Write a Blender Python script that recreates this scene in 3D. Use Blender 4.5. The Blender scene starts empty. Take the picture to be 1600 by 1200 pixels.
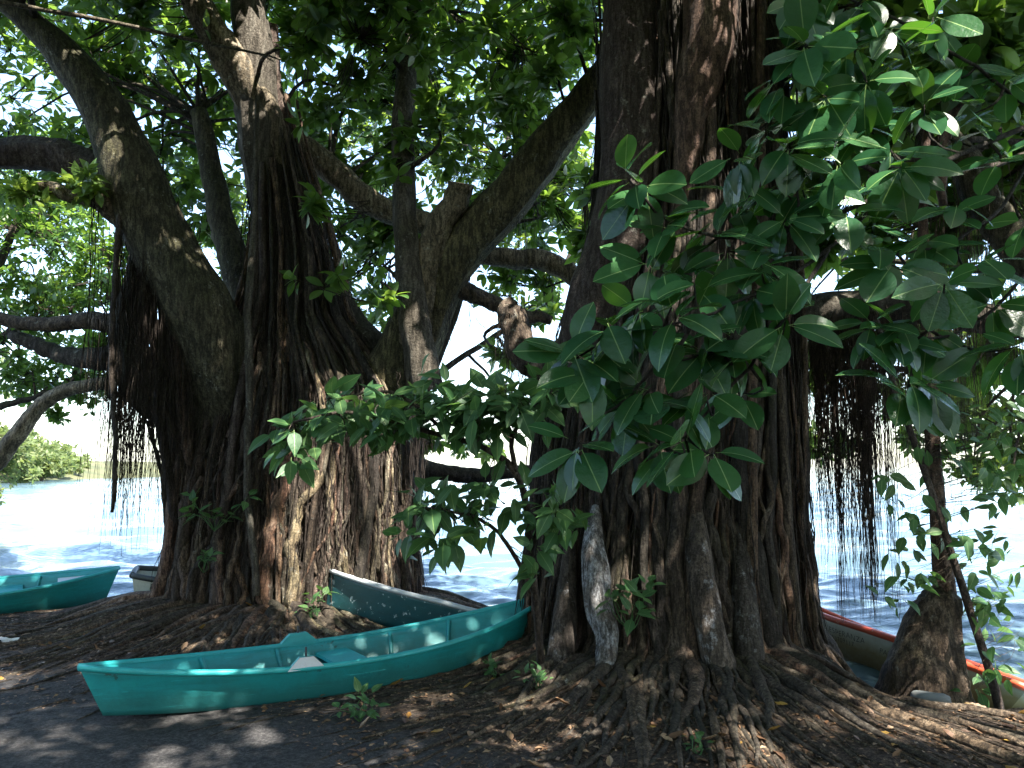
import bpy, math, random
import numpy as np
from mathutils import Matrix, Vector

# ------------------------------------------------------------------ camera, sky, sun, exposure
S = bpy.context.scene
C = S.collection
F = 1256.0
PITCH = math.atan(130 / F)
EYE = np.array([0.0, 0.0, 1.6])
cam = bpy.data.cameras.new('camera')
cam.sensor_width = 36.0
cam.lens = 36.0 * F / 1600
cam.clip_start = 0.05
cam.clip_end = 9000
camo = bpy.data.objects.new('camera', cam)
camo.location = EYE
camo.rotation_euler = (math.pi / 2 + PITCH, 0, 0)
C.objects.link(camo)
S.camera = camo

SUN_EL = math.radians(54)
SUN_AZ = math.atan2(0.50, -0.62)          # measured from +Y towards +X
TO_SUN = np.array([math.sin(SUN_AZ) * math.cos(SUN_EL), math.cos(SUN_AZ) * math.cos(SUN_EL), math.sin(SUN_EL)])
w = bpy.data.worlds.new('World')
S.world = w
w.use_nodes = True
nt = w.node_tree
sky = nt.nodes.new('ShaderNodeTexSky')
sky.sky_type = 'NISHITA'
sky.sun_disc = False
sky.sun_elevation = SUN_EL
sky.sun_rotation = SUN_AZ
sky.dust_density = 1.2
nt.links.new(sky.outputs[0], nt.nodes['Background'].inputs[0])
nt.nodes['Background'].inputs[1].default_value = 0.15
sl = bpy.data.lights.new('sun', 'SUN')
sl.energy = 5.0
sl.angle = math.radians(0.53)
sl.color = (1.0, 0.94, 0.84)
so = bpy.data.objects.new('sun', sl)
so.rotation_euler = Vector(TO_SUN).to_track_quat('Z', 'Y').to_euler()
C.objects.link(so)
S.view_settings.view_transform = 'Standard'
S.view_settings.look = 'None'
S.view_settings.gamma = 1.0
S.view_settings.use_curve_mapping = False
S.view_settings.exposure = 2.42
cy = S.cycles
cy.max_bounces = 6
cy.diffuse_bounces = 3
cy.glossy_bounces = 3
cy.transmission_bounces = 3
cy.caustics_reflective = False
cy.caustics_refractive = False
cy.use_denoising = True

# ------------------------------------------------------------------ helpers
rng = np.random.default_rng(7)
random.seed(7)
ORG = {}


def at(px, py, Y):
    """world point on the pixel's ray at distance Y in front of the viewer"""
    u = (px - 800) / F
    v = (600 - py) / F
    d = np.array([u, math.cos(PITCH) - v * math.sin(PITCH), math.sin(PITCH) + v * math.cos(PITCH)])
    return EYE + d * (Y / d[1])


def proj(p):
    q = np.asarray(p) - EYE
    fw = q[..., 1] * math.cos(PITCH) + q[..., 2] * math.sin(PITCH)
    up = -q[..., 1] * math.sin(PITCH) + q[..., 2] * math.cos(PITCH)
    fs = np.where(fw > 0.2, fw, np.nan)
    return 800 + F * q[..., 0] / fs, 600 - F * up / fs, fw


def nrm(a):
    a = np.asarray(a, float)
    return a / np.maximum(np.linalg.norm(a, axis=-1, keepdims=True), 1e-9)


class MB:
    """collects verts and faces; faces kept per vertex count"""

    def __init__(self):
        self.V = []; self.n = 0; self.F = []

    def add(self, v, faces, mat=0):
        v = np.asarray(v, float).reshape(-1, 3)
        f = np.asarray(faces, int) + self.n
        m = np.full(len(f), mat) if np.isscalar(mat) else np.asarray(mat)
        self.F.append((f, m))
        self.V.append(v)
        self.n += len(v)

    def addm(self, v, flist):
        """one vertex block with several face arrays [(faces, mat), ...]"""
        v = np.asarray(v, float).reshape(-1, 3)
        for f, mat in flist:
            f = np.asarray(f, int)
            if len(f) == 0:
                continue
            self.F.append((f + self.n, np.full(len(f), mat)))
        self.V.append(v)
        self.n += len(v)

    def mesh(self, name, org=(0, 0, 0), smooth=True):
        me = bpy.data.meshes.new(name)
        V = np.concatenate(self.V) - np.asarray(org)
        me.vertices.add(len(V))
        me.vertices.foreach_set('co', V.astype(np.float32).ravel())
        loops = np.concatenate([f.ravel() for f, m in self.F])
        tot = np.concatenate([np.full(len(f), f.shape[1]) for f, m in self.F])
        st = np.concatenate([[0], np.cumsum(tot)[:-1]])
        mats = np.concatenate([m for f, m in self.F])
        me.loops.add(len(loops))
        me.loops.foreach_set('vertex_index', loops.astype(np.int32))
        me.polygons.add(len(tot))
        me.polygons.foreach_set('loop_start', st.astype(np.int32))
        me.polygons.foreach_set('loop_total', tot.astype(np.int32))
        me.polygons.foreach_set('material_index', mats.astype(np.int32))
        me.polygons.foreach_set('use_smooth', np.full(len(tot), bool(smooth)))
        me.update(calc_edges=True)
        me.validate()
        return me


def tag(o, label=None, cat=None, group=None, kind=None):
    if label: o['label'] = label
    if cat: o['category'] = cat
    if group: o['group'] = group
    if kind: o['kind'] = kind
    return o


def thing(name, label, cat, loc, group=None):
    o = bpy.data.objects.new(name, None)
    o.empty_display_size = 0.2
    C.objects.link(o)
    o.location = loc
    ORG[o.name] = np.array(loc, float)
    return tag(o, label, cat, group)


def part(name, mb, mats, parent=None, org=None, smooth=True):
    base = ORG[parent.name] if parent is not None else np.array(org if org is not None else (0, 0, 0), float)
    me = mb.mesh(name, base, smooth)
    for m in (mats if isinstance(mats, (list, tuple)) else [mats]):
        me.materials.append(m)
    o = bpy.data.objects.new(name, me)
    C.objects.link(o)
    if parent is not None:
        o.parent = parent
    else:
        o.location = base
    ORG[o.name] = base
    return o


def resample(P, n):
    """Catmull-Rom through rows of P (any number of columns)"""
    P = np.asarray(P, float)
    if len(P) < 3:
        t = np.linspace(0, 1, n)[:, None]
        return P[0] * (1 - t) + P[-1] * t
    Q = np.vstack([2 * P[0] - P[1], P, 2 * P[-1] - P[-2]])
    k = len(P) - 1
    out = []
    for s in np.linspace(0, k - 1e-6, n):
        i = int(s); t = s - i
        a, b, c, d = Q[i], Q[i + 1], Q[i + 2], Q[i + 3]
        out.append(0.5 * (2 * b + (c - a) * t + (2 * a - 5 * b + 4 * c - d) * t * t + (3 * b - a - 3 * c + d) * t ** 3))
    return np.array(out)


def tube(mb, P, R, sides=8, rough=0.0, mat=0, tip=False):
    P = np.asarray(P, float); n = len(P)
    R = np.broadcast_to(np.asarray(R, float), (n,)).copy()
    T = nrm(np.gradient(P, axis=0))
    ref = np.array([1.0, 0, 0]) if abs(T[0][0]) < 0.8 else np.array([0, 1.0, 0])
    N = np.zeros((n, 3))
    v = np.cross(T[0], ref); v /= np.linalg.norm(v)
    for i in range(n):
        v = v - T[i] * np.dot(v, T[i])
        v /= max(np.linalg.norm(v), 1e-9)
        N[i] = v
    B = np.cross(T, N)
    a = np.arange(sides) * 2 * math.pi / sides
    rad = R[:, None] * np.ones((1, sides))
    if rough > 0:
        fl = rng.normal(0, rough, (1, sides))
        nz = rng.normal(0, rough, (n, sides))
        for _ in range(2):
            nz = (nz + np.roll(nz, 1, 1) + np.vstack([nz[:1], nz[:-1]])) / 2.2
        rad = rad * np.clip(1 + fl + nz * 0.8, 0.45, 1.7)
    V = P[:, None] + rad[..., None] * (N[:, None] * np.cos(a)[None, :, None] + B[:, None] * np.sin(a)[None, :, None])
    i, j = np.meshgrid(np.arange(n - 1), np.arange(sides), indexing='ij')
    j2 = (j + 1) % sides
    Q = np.stack([i * sides + j, i * sides + j2, (i + 1) * sides + j2, (i + 1) * sides + j], -1).reshape(-1, 4)
    V = V.reshape(-1, 3)
    V2 = np.vstack([V, P[:1], P[-1:]])
    k = len(V)
    jj = np.arange(sides)
    c0 = np.stack([np.full(sides, k), (jj + 1) % sides, jj], -1)
    c1 = np.stack([np.full(sides, k + 1), (n - 1) * sides + jj, (n - 1) * sides + (jj + 1) % sides], -1)
    mb.addm(V2, [(Q, mat), (np.vstack([c0, c1]), mat)])


def strands(mb, P, R, mat=0, sides=3):
    """P (S,n,3) thin mostly vertical strands, R (S,n)"""
    Sn, n, _ = P.shape
    a = np.arange(sides) * 2 * math.pi / sides + 0.4
    ring = np.stack([np.cos(a), np.sin(a), np.zeros(sides)], -1)
    V = P[:, :, None, :] + R[:, :, None, None] * ring[None, None]
    s, i, j = np.meshgrid(np.arange(Sn), np.arange(n - 1), np.arange(sides), indexing='ij')
    j2 = (j + 1) % sides
    b = s * n * sides
    Q = np.stack([b + i * sides + j, b + i * sides + j2, b + (i + 1) * sides + j2, b + (i + 1) * sides + j], -1).reshape(-1, 4)
    mb.add(V.reshape(-1, 3), Q, mat)


def box(mb, c, s, rot=None, mat=0, taper=1.0):
    h = np.asarray(s, float) / 2
    v = np.array([[x, y, z] for z in (-1, 1) for y in (-1, 1) for x in (-1, 1)], float)
    v[4:, :2] *= taper
    v = v * h
    if rot is not None:
        v = v @ np.asarray(rot).T
    mb.add(v + np.asarray(c), [[0, 2, 3, 1], [4, 5, 7, 6], [0, 1, 5, 4], [2, 6, 7, 3], [0, 4, 6, 2], [1, 3, 7, 5]], mat)


def walk(n, amp, smooth=4):
    a = rng.normal(0, 1, (n + 2 * smooth, 3))
    k = np.ones(2 * smooth + 1) / (2 * smooth + 1)
    out = np.stack([np.convolve(a[:, c], k, 'valid') for c in range(3)], -1)
    return out * amp * math.sqrt(2 * smooth + 1)


# ------------------------------------------------------------------ materials
def mat(name):
    m = bpy.data.materials.new(name)
    m.use_nodes = True
    return m, m.node_tree.nodes, m.node_tree.links, m.node_tree.nodes['Principled BSDF']


def ramp(nodes, stops):
    r = nodes.new('ShaderNodeValToRGB')
    e = r.color_ramp.elements
    e[0].position, e[0].color = stops[0][0], (*stops[0][1], 1)
    e[1].position, e[1].color = stops[-1][0], (*stops[-1][1], 1)
    for p, c in stops[1:-1]:
        x = e.new(p); x.color = (*c, 1)
    return r


def noise(nodes, links, scale, detail=4, rough=0.55, vec=None):
    n = nodes.new('ShaderNodeTexNoise')
    n.inputs['Scale'].default_value = scale
    n.inputs['Detail'].default_value = detail
    n.inputs['Roughness'].default_value = rough
    if vec is not None:
        links.new(vec, n.inputs['Vector'])
    return n


def mix(nodes, links, fac, a, b, blend='MIX'):
    m = nodes.new('ShaderNodeMix'); m.data_type = 'RGBA'; m.blend_type = blend
    for s, v in ((0, fac), (6, a), (7, b)):
        if hasattr(v, 'is_linked'):
            links.new(v, m.inputs[s])
        elif s == 0:
            m.inputs[0].default_value = v
        else:
            m.inputs[s].default_value = (*v, 1)
    return m.outputs[2]


def mrange(nodes, links, v, a, b, c=0.0, d=1.0):
    m = nodes.new('ShaderNodeMapRange')
    links.new(v, m.inputs[0])
    for i, x in enumerate((a, b, c, d)):
        m.inputs[1 + i].default_value = x
    return m.outputs[0]


def scaled(nodes, links, sc):
    tc = nodes.new('ShaderNodeTexCoord')
    mp = nodes.new('ShaderNodeMapping')
    mp.inputs['Scale'].default_value = sc
    links.new(tc.outputs['Object'], mp.inputs[0])
    return mp.outputs[0]


def bump(nodes, links, h, strength, dist, b):
    n = nodes.new('ShaderNodeBump')
    n.inputs['Strength'].default_value = strength
    n.inputs['Distance'].default_value = dist
    links.new(h, n.inputs['Height'])
    links.new(n.outputs[0], b.inputs['Normal'])


def rnd(nodes, links):
    """one random number for each loose leaf, whether it is an object or an island of a mesh"""
    g = nodes.new('ShaderNodeNewGeometry'); o = nodes.new('ShaderNodeObjectInfo')
    a = nodes.new('ShaderNodeMath'); a.operation = 'ADD'
    links.new(g.outputs['Random Per Island'], a.inputs[0]); links.new(o.outputs['Random'], a.inputs[1])
    f = nodes.new('ShaderNodeMath'); f.operation = 'FRACT'
    links.new(a.outputs[0], f.inputs[0])
    return f.outputs[0], g


def bark_mat(name, dark, mid, lite, lichen=0.5, moss=0.3, stretch=(9, 9, 2.0), bstr=0.9, wash=None, rings=False):
    m, N, L, b = mat(name)
    v = scaled(N, L, stretch)
    n1 = noise(N, L, 1.0, 8, 0.65, v)
    oi = N.new('ShaderNodeObjectInfo')
    r = ramp(N, [(0.3, dark), (0.52, mid), (0.72, lite)])
    L.new(n1.outputs[0], r.inputs[0])
    col = r.outputs[0]
    hs = N.new('ShaderNodeHueSaturation')
    L.new(col, hs.inputs['Color'])
    L.new(mrange(N, L, oi.outputs['Random'], 0, 1, 0.45, 1.35), hs.inputs['Value'])
    L.new(mrange(N, L, oi.outputs['Random'], 0, 1, 0.7, 1.25), hs.inputs['Saturation'])
    col = hs.outputs[0]
    v2 = scaled(N, L, (1, 1, 1))
    n2 = noise(N, L, 1.7, 4, 0.6, v2)
    g = N.new('ShaderNodeNewGeometry')
    sp = N.new('ShaderNodeSeparateXYZ'); L.new(g.outputs['Normal'], sp.inputs[0])
    ad = N.new('ShaderNodeMath'); ad.operation = 'MULTIPLY_ADD'
    L.new(sp.outputs[2], ad.inputs[0]); ad.inputs[1].default_value = 0.22; L.new(n2.outputs[0], ad.inputs[2])
    col = mix(N, L, mrange(N, L, ad.outputs[0], 0.5, 0.72, 0, moss), col, (0.042, 0.046, 0.016))
    n3 = noise(N, L, 16, 5, 0.7, v2)
    n4 = noise(N, L, 2.3, 2, 0.5, v2)
    mu = N.new('ShaderNodeMath'); mu.operation = 'MULTIPLY'
    L.new(mrange(N, L, n3.outputs[0], 0.58, 0.66), mu.inputs[0]); L.new(mrange(N, L, n4.outputs[0], 0.48, 0.62), mu.inputs[1])
    m2 = N.new('ShaderNodeMath'); m2.operation = 'MULTIPLY'
    L.new(mu.outputs[0], m2.inputs[0]); m2.inputs[1].default_value = lichen
    col = mix(N, L, m2.outputs[0], col, (0.30, 0.30, 0.26))
    if wash:
        n5 = noise(N, L, 7, 6, 0.75, v2)
        col = mix(N, L, mrange(N, L, n5.outputs[0], wash, wash + 0.12), col, (0.30, 0.31, 0.33))
    L.new(col, b.inputs['Base Color'])
    b.inputs['Roughness'].default_value = 0.85
    b.inputs['Specular IOR Level'].default_value = 0.25
    n7 = noise(N, L, 3.2, 6, 0.75, v)
    col = mix(N, L, mrange(N, L, n7.outputs[0], 0.43, 0.56, 0.8, 0.0), col, tuple(x * 0.3 for x in dark))
    n8 = noise(N, L, 55, 4, 0.8, v2)
    gr = N.new('ShaderNodeCombineColor')
    for q_ in range(3): L.new(mrange(N, L, n8.outputs[0], 0.3, 0.7, 0.35, 1.65), gr.inputs[q_])
    col = mix(N, L, 1.0, col, gr.outputs[0], 'MULTIPLY')
    L.new(col, b.inputs['Base Color'])
    n6 = noise(N, L, 38, 6, 0.7, v2)
    add = N.new('ShaderNodeMath'); add.operation = 'MULTIPLY_ADD'
    L.new(n6.outputs[0], add.inputs[0]); add.inputs[1].default_value = 0.6; L.new(n1.outputs[0], add.inputs[2])
    bump(N, L, add.outputs[0], bstr, 0.045, b)
    return m


M = {}
M['bark'] = bark_mat('bark', (0.035, 0.026, 0.02), (0.09, 0.068, 0.052), (0.19, 0.155, 0.125), 0.8, 0.55)
M['bark_red'] = bark_mat('bark_red', (0.05, 0.028, 0.021), (0.13, 0.085, 0.065), (0.24, 0.18, 0.145), 0.5, 0.3)
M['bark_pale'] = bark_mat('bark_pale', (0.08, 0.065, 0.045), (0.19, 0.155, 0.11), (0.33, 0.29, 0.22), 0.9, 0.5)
M['bark_moss'] = bark_mat('bark_moss', (0.035, 0.03, 0.018), (0.085, 0.075, 0.045), (0.17, 0.15, 0.10), 0.7, 0.7)
M['root'] = bark_mat('root', (0.04, 0.026, 0.019), (0.105, 0.072, 0.052), (0.21, 0.16, 0.12), 0.35, 0.2, (14, 14, 3))
M['root_dark'] = bark_mat('root_dark', (0.028, 0.022, 0.018), (0.07, 0.055, 0.044), (0.14, 0.115, 0.095), 0.35, 0.25, (14, 14, 3))
M['root_ground'] = bark_mat('root_ground', (0.045, 0.032, 0.023), (0.115, 0.085, 0.062), (0.23, 0.185, 0.14), 0.2, 0.1, (10, 10, 10))
M['wash'] = bark_mat('whitewashed_bark', (0.05, 0.04, 0.033), (0.10, 0.08, 0.065), (0.17, 0.14, 0.12), 0.3, 0.1, wash=0.56)
M['wash_full'] = bark_mat('whitewash', (0.06, 0.05, 0.045), (0.14, 0.13, 0.12), (0.25, 0.24, 0.24), 0.3, 0.0, wash=0.44)


def leaf_mat(name, a, b_, c, trans, tfac, rough, vein=0.0, spec=0.5, under=None):
    m, N, L, b = mat(name)
    r, g = rnd(N, L)
    cr = ramp(N, [(0.0, a), (0.55, b_), (1.0, c)])
    L.new(r, cr.inputs[0])
    col = cr.outputs[0]
    v = scaled(N, L, (1, 1, 1))
    n = noise(N, L, 9, 3, 0.6, v)
    col = mix(N, L, mrange(N, L, n.outputs[0], 0.35, 0.75, 0, 0.35), col, tuple(x * 0.55 for x in a))
    if under:
        col = mix(N, L, g.outputs['Backfacing'], col, under)
    L.new(col, b.inputs['Base Color'])
    b.inputs['Roughness'].default_value = rough
    b.inputs['Specular IOR Level'].default_value = spec
    sx = N.new('ShaderNodeSeparateXYZ'); L.new(v, sx.inputs[0])
    ab = N.new('ShaderNodeMath'); ab.operation = 'ABSOLUTE'; L.new(sx.outputs[1], ab.inputs[0])
    ve = N.new('ShaderNodeMath'); ve.operation = 'MULTIPLY_ADD'; L.new(ab.outputs[0], ve.inputs[0]); ve.inputs[1].default_value = -0.45; L.new(sx.outputs[0], ve.inputs[2])
    fq_ = N.new('ShaderNodeMath'); fq_.operation = 'MULTIPLY'; L.new(ve.outputs[0], fq_.inputs[0]); fq_.inputs[1].default_value = 105.0
    sn = N.new('ShaderNodeMath'); sn.operation = 'SINE'; L.new(fq_.outputs[0], sn.inputs[0])
    nb = noise(N, L, 7, 4, 0.6, v)
    hb = N.new('ShaderNodeMath'); hb.operation = 'MULTIPLY_ADD'; L.new(sn.outputs[0], hb.inputs[0]); hb.inputs[1].default_value = 0.014; L.new(nb.outputs[0], hb.inputs[2])
    bump(N, L, hb.outputs[0], 0.22, 0.02, b)
    t = N.new('ShaderNodeBsdfTranslucent')
    tc = mix(N, L, r, trans, tuple(x * 0.6 for x in trans))
    L.new(tc, t.inputs[0])
    ms = N.new('ShaderNodeMixShader'); ms.inputs[0].default_value = tfac
    L.new(b.outputs[0], ms.inputs[1]); L.new(t.outputs[0], ms.inputs[2])
    L.new(ms.outputs[0], N['Material Output'].inputs[0])
    return m


M['rubber'] = leaf_mat('rubber_leaf', (0.015, 0.056, 0.026), (0.022, 0.078, 0.030), (0.036, 0.105, 0.034), (0.14, 0.38, 0.03), 0.2, 0.27, spec=0.5, under=(0.045, 0.095, 0.035))
M['rib'] = leaf_mat('leaf_rib', (0.15, 0.25, 0.07), (0.17, 0.28, 0.08), (0.2, 0.3, 0.1), (0.3, 0.4, 0.1), 0.15, 0.4)
M['crown'] = leaf_mat('crown_leaf', (0.028, 0.068, 0.018), (0.042, 0.10, 0.026), (0.075, 0.15, 0.035), (0.30, 0.50, 0.06), 0.40, 0.33)
M['bright'] = leaf_mat('bright_leaf', (0.045, 0.09, 0.02), (0.07, 0.13, 0.03), (0.11, 0.17, 0.04), (0.36, 0.52, 0.07), 0.4, 0.4)
M['sapling'] = leaf_mat('sapling_leaf', (0.03, 0.085, 0.032), (0.045, 0.115, 0.04), (0.075, 0.15, 0.05), (0.2, 0.4, 0.08), 0.28, 0.5, spec=0.35)
M['far_leaf'] = leaf_mat('far_leaf', (0.07, 0.10, 0.03), (0.10, 0.135, 0.045), (0.14, 0.16, 0.06), (0.35, 0.45, 0.12), 0.4, 0.6)
M['dead'] = leaf_mat('dead_leaf', (0.09, 0.045, 0.022), (0.17, 0.095, 0.05), (0.30, 0.20, 0.12), (0.3, 0.15, 0.05), 0.12, 0.55)
M['yellow'] = leaf_mat('yellow_leaf', (0.28, 0.14, 0.03), (0.36, 0.20, 0.04), (0.42, 0.26, 0.06), (0.4, 0.25, 0.05), 0.2, 0.5)


def paint(name, base, worn, stain=None, scale=6, worn_at=0.62, rough=0.45, low=None, waterline=None, amount=0.6):
    m, N, L, b = mat(name)
    v = scaled(N, L, (1, 1, 1))
    n1 = noise(N, L, 2.2, 5, 0.6, v)
    col = mix(N, L, mrange(N, L, n1.outputs[0], 0.3, 0.75, 0, 0.45), base, tuple(x * 0.68 for x in base))
    if stain:
        vs = scaled(N, L, (1.2, 3, 14))
        n2 = noise(N, L, 1.2, 6, 0.7, vs)
        col = mix(N, L, mrange(N, L, n2.outputs[0], 0.5, 0.75, 0, amount), col, stain)
    if low:       # grime along the bottom planks, ragged upper edge
        tc = N.new('ShaderNodeTexCoord'); sp = N.new('ShaderNodeSeparateXYZ'); L.new(tc.outputs['Object'], sp.inputs[0])
        n3 = noise(N, L, 5, 5, 0.7, v)
        ma = N.new('ShaderNodeMath'); ma.operation = 'MULTIPLY_ADD'
        L.new(n3.outputs[0], ma.inputs[0]); ma.inputs[1].default_value = -0.22; L.new(sp.outputs[2], ma.inputs[2])
        col = mix(N, L, mrange(N, L, ma.outputs[0], low[1], low[0], 0, low[3]), col, low[2])
    vq = scaled(N, L, (1.5, 6, 34)); ns = noise(N, L, 1.6, 5, 0.75, vq)
    col = mix(N, L, mrange(N, L, ns.outputs[0], 0.60, 0.66, 0, 0.35), col, tuple(min(x * 1.7 + 0.02, 0.8) for x in base))
    n9 = noise(N, L, 24, 6, 0.8, v)
    col = mix(N, L, mrange(N, L, n9.outputs[0], 0.5, 0.7, 0, 0.4), col, tuple(x * 0.5 for x in base))
    n4 = noise(N, L, scale, 6, 0.7, v)
    col = mix(N, L, mrange(N, L, n4.outputs[0], worn_at, worn_at + 0.03), col, worn)
    L.new(col, b.inputs['Base Color'])
    b.inputs['Roughness'].default_value = rough
    n5 = noise(N, L, 22, 5, 0.65, v)
    bump(N, L, n5.outputs[0], 0.25, 0.012, b)
    return m


M['teal'] = paint('teal_paint', (0.012, 0.27, 0.285), (0.025, 0.09, 0.085), (0.012, 0.13, 0.14), 3.4, 0.65, 0.5, (0.0, 0.12, (0.02, 0.11, 0.105), 0.7), amount=0.8)
M['teal_rim'] = paint('teal_rim_paint', (0.02, 0.33, 0.345), (0.05, 0.18, 0.16), (0.02, 0.22, 0.22), 9, 0.72, 0.5)
M['dark_teal'] = paint('dark_teal_paint', (0.005, 0.06, 0.068), (0.30, 0.37, 0.37), (0.008, 0.035, 0.036), 15, 0.615, 0.5)
M['grey_rim'] = paint('grey_rim_paint', (0.42, 0.45, 0.46), (0.15, 0.16, 0.16), (0.3, 0.32, 0.32), 12, 0.66, 0.6)
M['hull_white'] = paint('white_hull_paint', (0.62, 0.66, 0.60), (0.3, 0.27, 0.2), (0.5, 0.5, 0.4), 9, 0.72, 0.5)
M['orange'] = paint('orange_rim_paint', (0.50, 0.075, 0.03), (0.55, 0.35, 0.25), (0.33, 0.05, 0.02), 10, 0.66, 0.5)
M['dark_rim'] = paint('dark_rim_paint', (0.04, 0.05, 0.055), (0.2, 0.2, 0.2), None, 10, 0.7, 0.5)
M['white_board'] = paint('white_board', (0.62, 0.64, 0.68), (0.35, 0.35, 0.36), (0.5, 0.5, 0.52), 8, 0.68, 0.6)
M['blue_paint'] = paint('blue_paint', (0.05, 0.42, 0.62), (0.2, 0.4, 0.5), None, 8, 0.7, 0.5)
M['ink'] = paint('faded_lettering', (0.03, 0.03, 0.028), (0.2, 0.2, 0.18), None, 30, 0.66, 0.8)
M['iron'] = paint('iron', (0.03, 0.03, 0.035), (0.12, 0.06, 0.03), None, 20, 0.6, 0.6)
M['stone'] = paint('grey_stone', (0.12, 0.13, 0.128), (0.06, 0.06, 0.058), (0.08, 0.085, 0.08), 14, 0.6, 0.9)
M['wood'] = paint('weathered_wood', (0.30, 0.26, 0.20), (0.12, 0.10, 0.08), (0.18, 0.15, 0.12), 12, 0.6, 0.8)
M['scrap'] = paint('white_scrap', (0.6, 0.58, 0.55), (0.3, 0.27, 0.22), None, 12, 0.62, 0.8)

# stained hull of the orange-rimmed boat: a rusty brown tide mark below mid height, bluish strip at the keel
m, N, L, b = mat('stained_white_hull')
v = scaled(N, L, (1, 1, 1))
tc = N.new('ShaderNodeTexCoord'); sp = N.new('ShaderNodeSeparateXYZ'); L.new(tc.outputs['Object'], sp.inputs[0])
n1 = noise(N, L, 4, 6, 0.7, v)
ma = N.new('ShaderNodeMath'); ma.operation = 'MULTIPLY_ADD'
L.new(n1.outputs[0], ma.inputs[0]); ma.inputs[1].default_value = 0.16; L.new(sp.outputs[2], ma.inputs[2])
cr = ramp(N, [(0.0, (0.30, 0.36, 0.38)), (0.10, (0.30, 0.34, 0.34)), (0.17, (0.16, 0.115, 0.045)), (0.29, (0.20, 0.15, 0.06)), (0.42, (0.44, 0.46, 0.40)), (1.0, (0.50, 0.53, 0.48))])
L.new(ma.outputs[0], cr.inputs[0])
n2 = noise(N, L, 13, 5, 0.7, v)
col = mix(N, L, mrange(N, L, n2.outputs[0], 0.45, 0.8, 0, 0.5), cr.outputs[0], (0.28, 0.27, 0.2))
L.new(col, b.inputs['Base Color']); b.inputs['Roughness'].default_value = 0.55
bump(N, L, n2.outputs[0], 0.2, 0.01, b)
M['stained'] = m

# volcanic sand with brown humus where the roots are
m, N, L, b = mat('dark_sand')
v = scaled(N, L, (1, 1, 1))
n1 = noise(N, L, 1.1, 6, 0.65, v)
n2 = noise(N, L, 38, 6, 0.85, v)
n3 = noise(N, L, 6, 5, 0.7, v)
r1 = ramp(N, [(0.36, (0.022, 0.021, 0.023)), (0.5, (0.056, 0.054, 0.056)), (0.64, (0.14, 0.135, 0.13))])
L.new(n2.outputs[0], r1.inputs[0])
col = mix(N, L, mrange(N, L, n1.outputs[0], 0.35, 0.7, 0, 0.5), r1.outputs[0], (0.05, 0.045, 0.042))
ge = N.new('ShaderNodeAttribute'); ge.attribute_name = 'humus'
hm = N.new('ShaderNodeMath'); hm.operation = 'MULTIPLY_ADD'
L.new(n3.outputs[0], hm.inputs[0]); hm.inputs[1].default_value = 1.1; hm.inputs[2].default_value = -0.55
ha = N.new('ShaderNodeMath'); ha.operation = 'ADD'; L.new(hm.outputs[0], ha.inputs[0]); L.new(ge.outputs['Fac'], ha.inputs[1])
r2 = ramp(N, [(0.38, (0.016, 0.011, 0.009)), (0.5, (0.052, 0.037, 0.028)), (0.62, (0.15, 0.11, 0.08))])
n4 = noise(N, L, 34, 6, 0.85, v); L.new(n4.outputs[0], r2.inputs[0])
col = mix(N, L, mrange(N, L, ha.outputs[0], 0.3, 0.6), col, r2.outputs[0])
L.new(col, b.inputs['Base Color']); b.inputs['Roughness'].default_value = 0.95
b.inputs['Specular IOR Level'].default_value = 0.2
n5 = noise(N, L, 90, 5, 0.8, v)
bump(N, L, n2.outputs[0], 0.9, 0.035, b)
M['sand'] = m

m, N, L, b = mat('lake_water')
v = scaled(N, L, (1, 1.6, 1))
n1 = noise(N, L, 5, 5, 0.6, v)
b.inputs['Base Color'].default_value = (0.075, 0.125, 0.15, 1)
b.inputs['Roughness'].default_value = 0.06
b.inputs['IOR'].default_value = 1.333
bump(N, L, n1.outputs[0], 0.5, 0.05, b)
M['water'] = m

m, N, L, b = mat('far_ground')
b.inputs['Base Color'].default_value = (0.08, 0.09, 0.035, 1); b.inputs['Roughness'].default_value = 1.0
v = scaled(N, L, (1, 1, 1)); n1 = noise(N, L, 0.15, 5, 0.6, v)
r = ramp(N, [(0.3, (0.05, 0.06, 0.025)), (0.7, (0.12, 0.12, 0.05))]); L.new(n1.outputs[0], r.inputs[0]); L.new(r.outputs[0], b.inputs['Base Color'])
M['far_ground'] = m

# ------------------------------------------------------------------ setting: ground, lake, far bank
LT = np.array([-2.45, 9.1]); RT = np.array([1.55, 7.1]); ST = np.array([3.18, 6.2])
WATER = -0.45
SHX = [-60, -20, -8, -5, -3, 0, 2, 3.2, 3.9, 4.4, 5.2, 7, 12, 60]
SHY = [14, 13, 11.6, 11.5, 11.6, 10.7, 9.9, 9.0, 7.9, 6.85, 6.0, 5.2, 4.2, 3.0]
_ph = rng.uniform(0, 6.28, 24)


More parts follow.
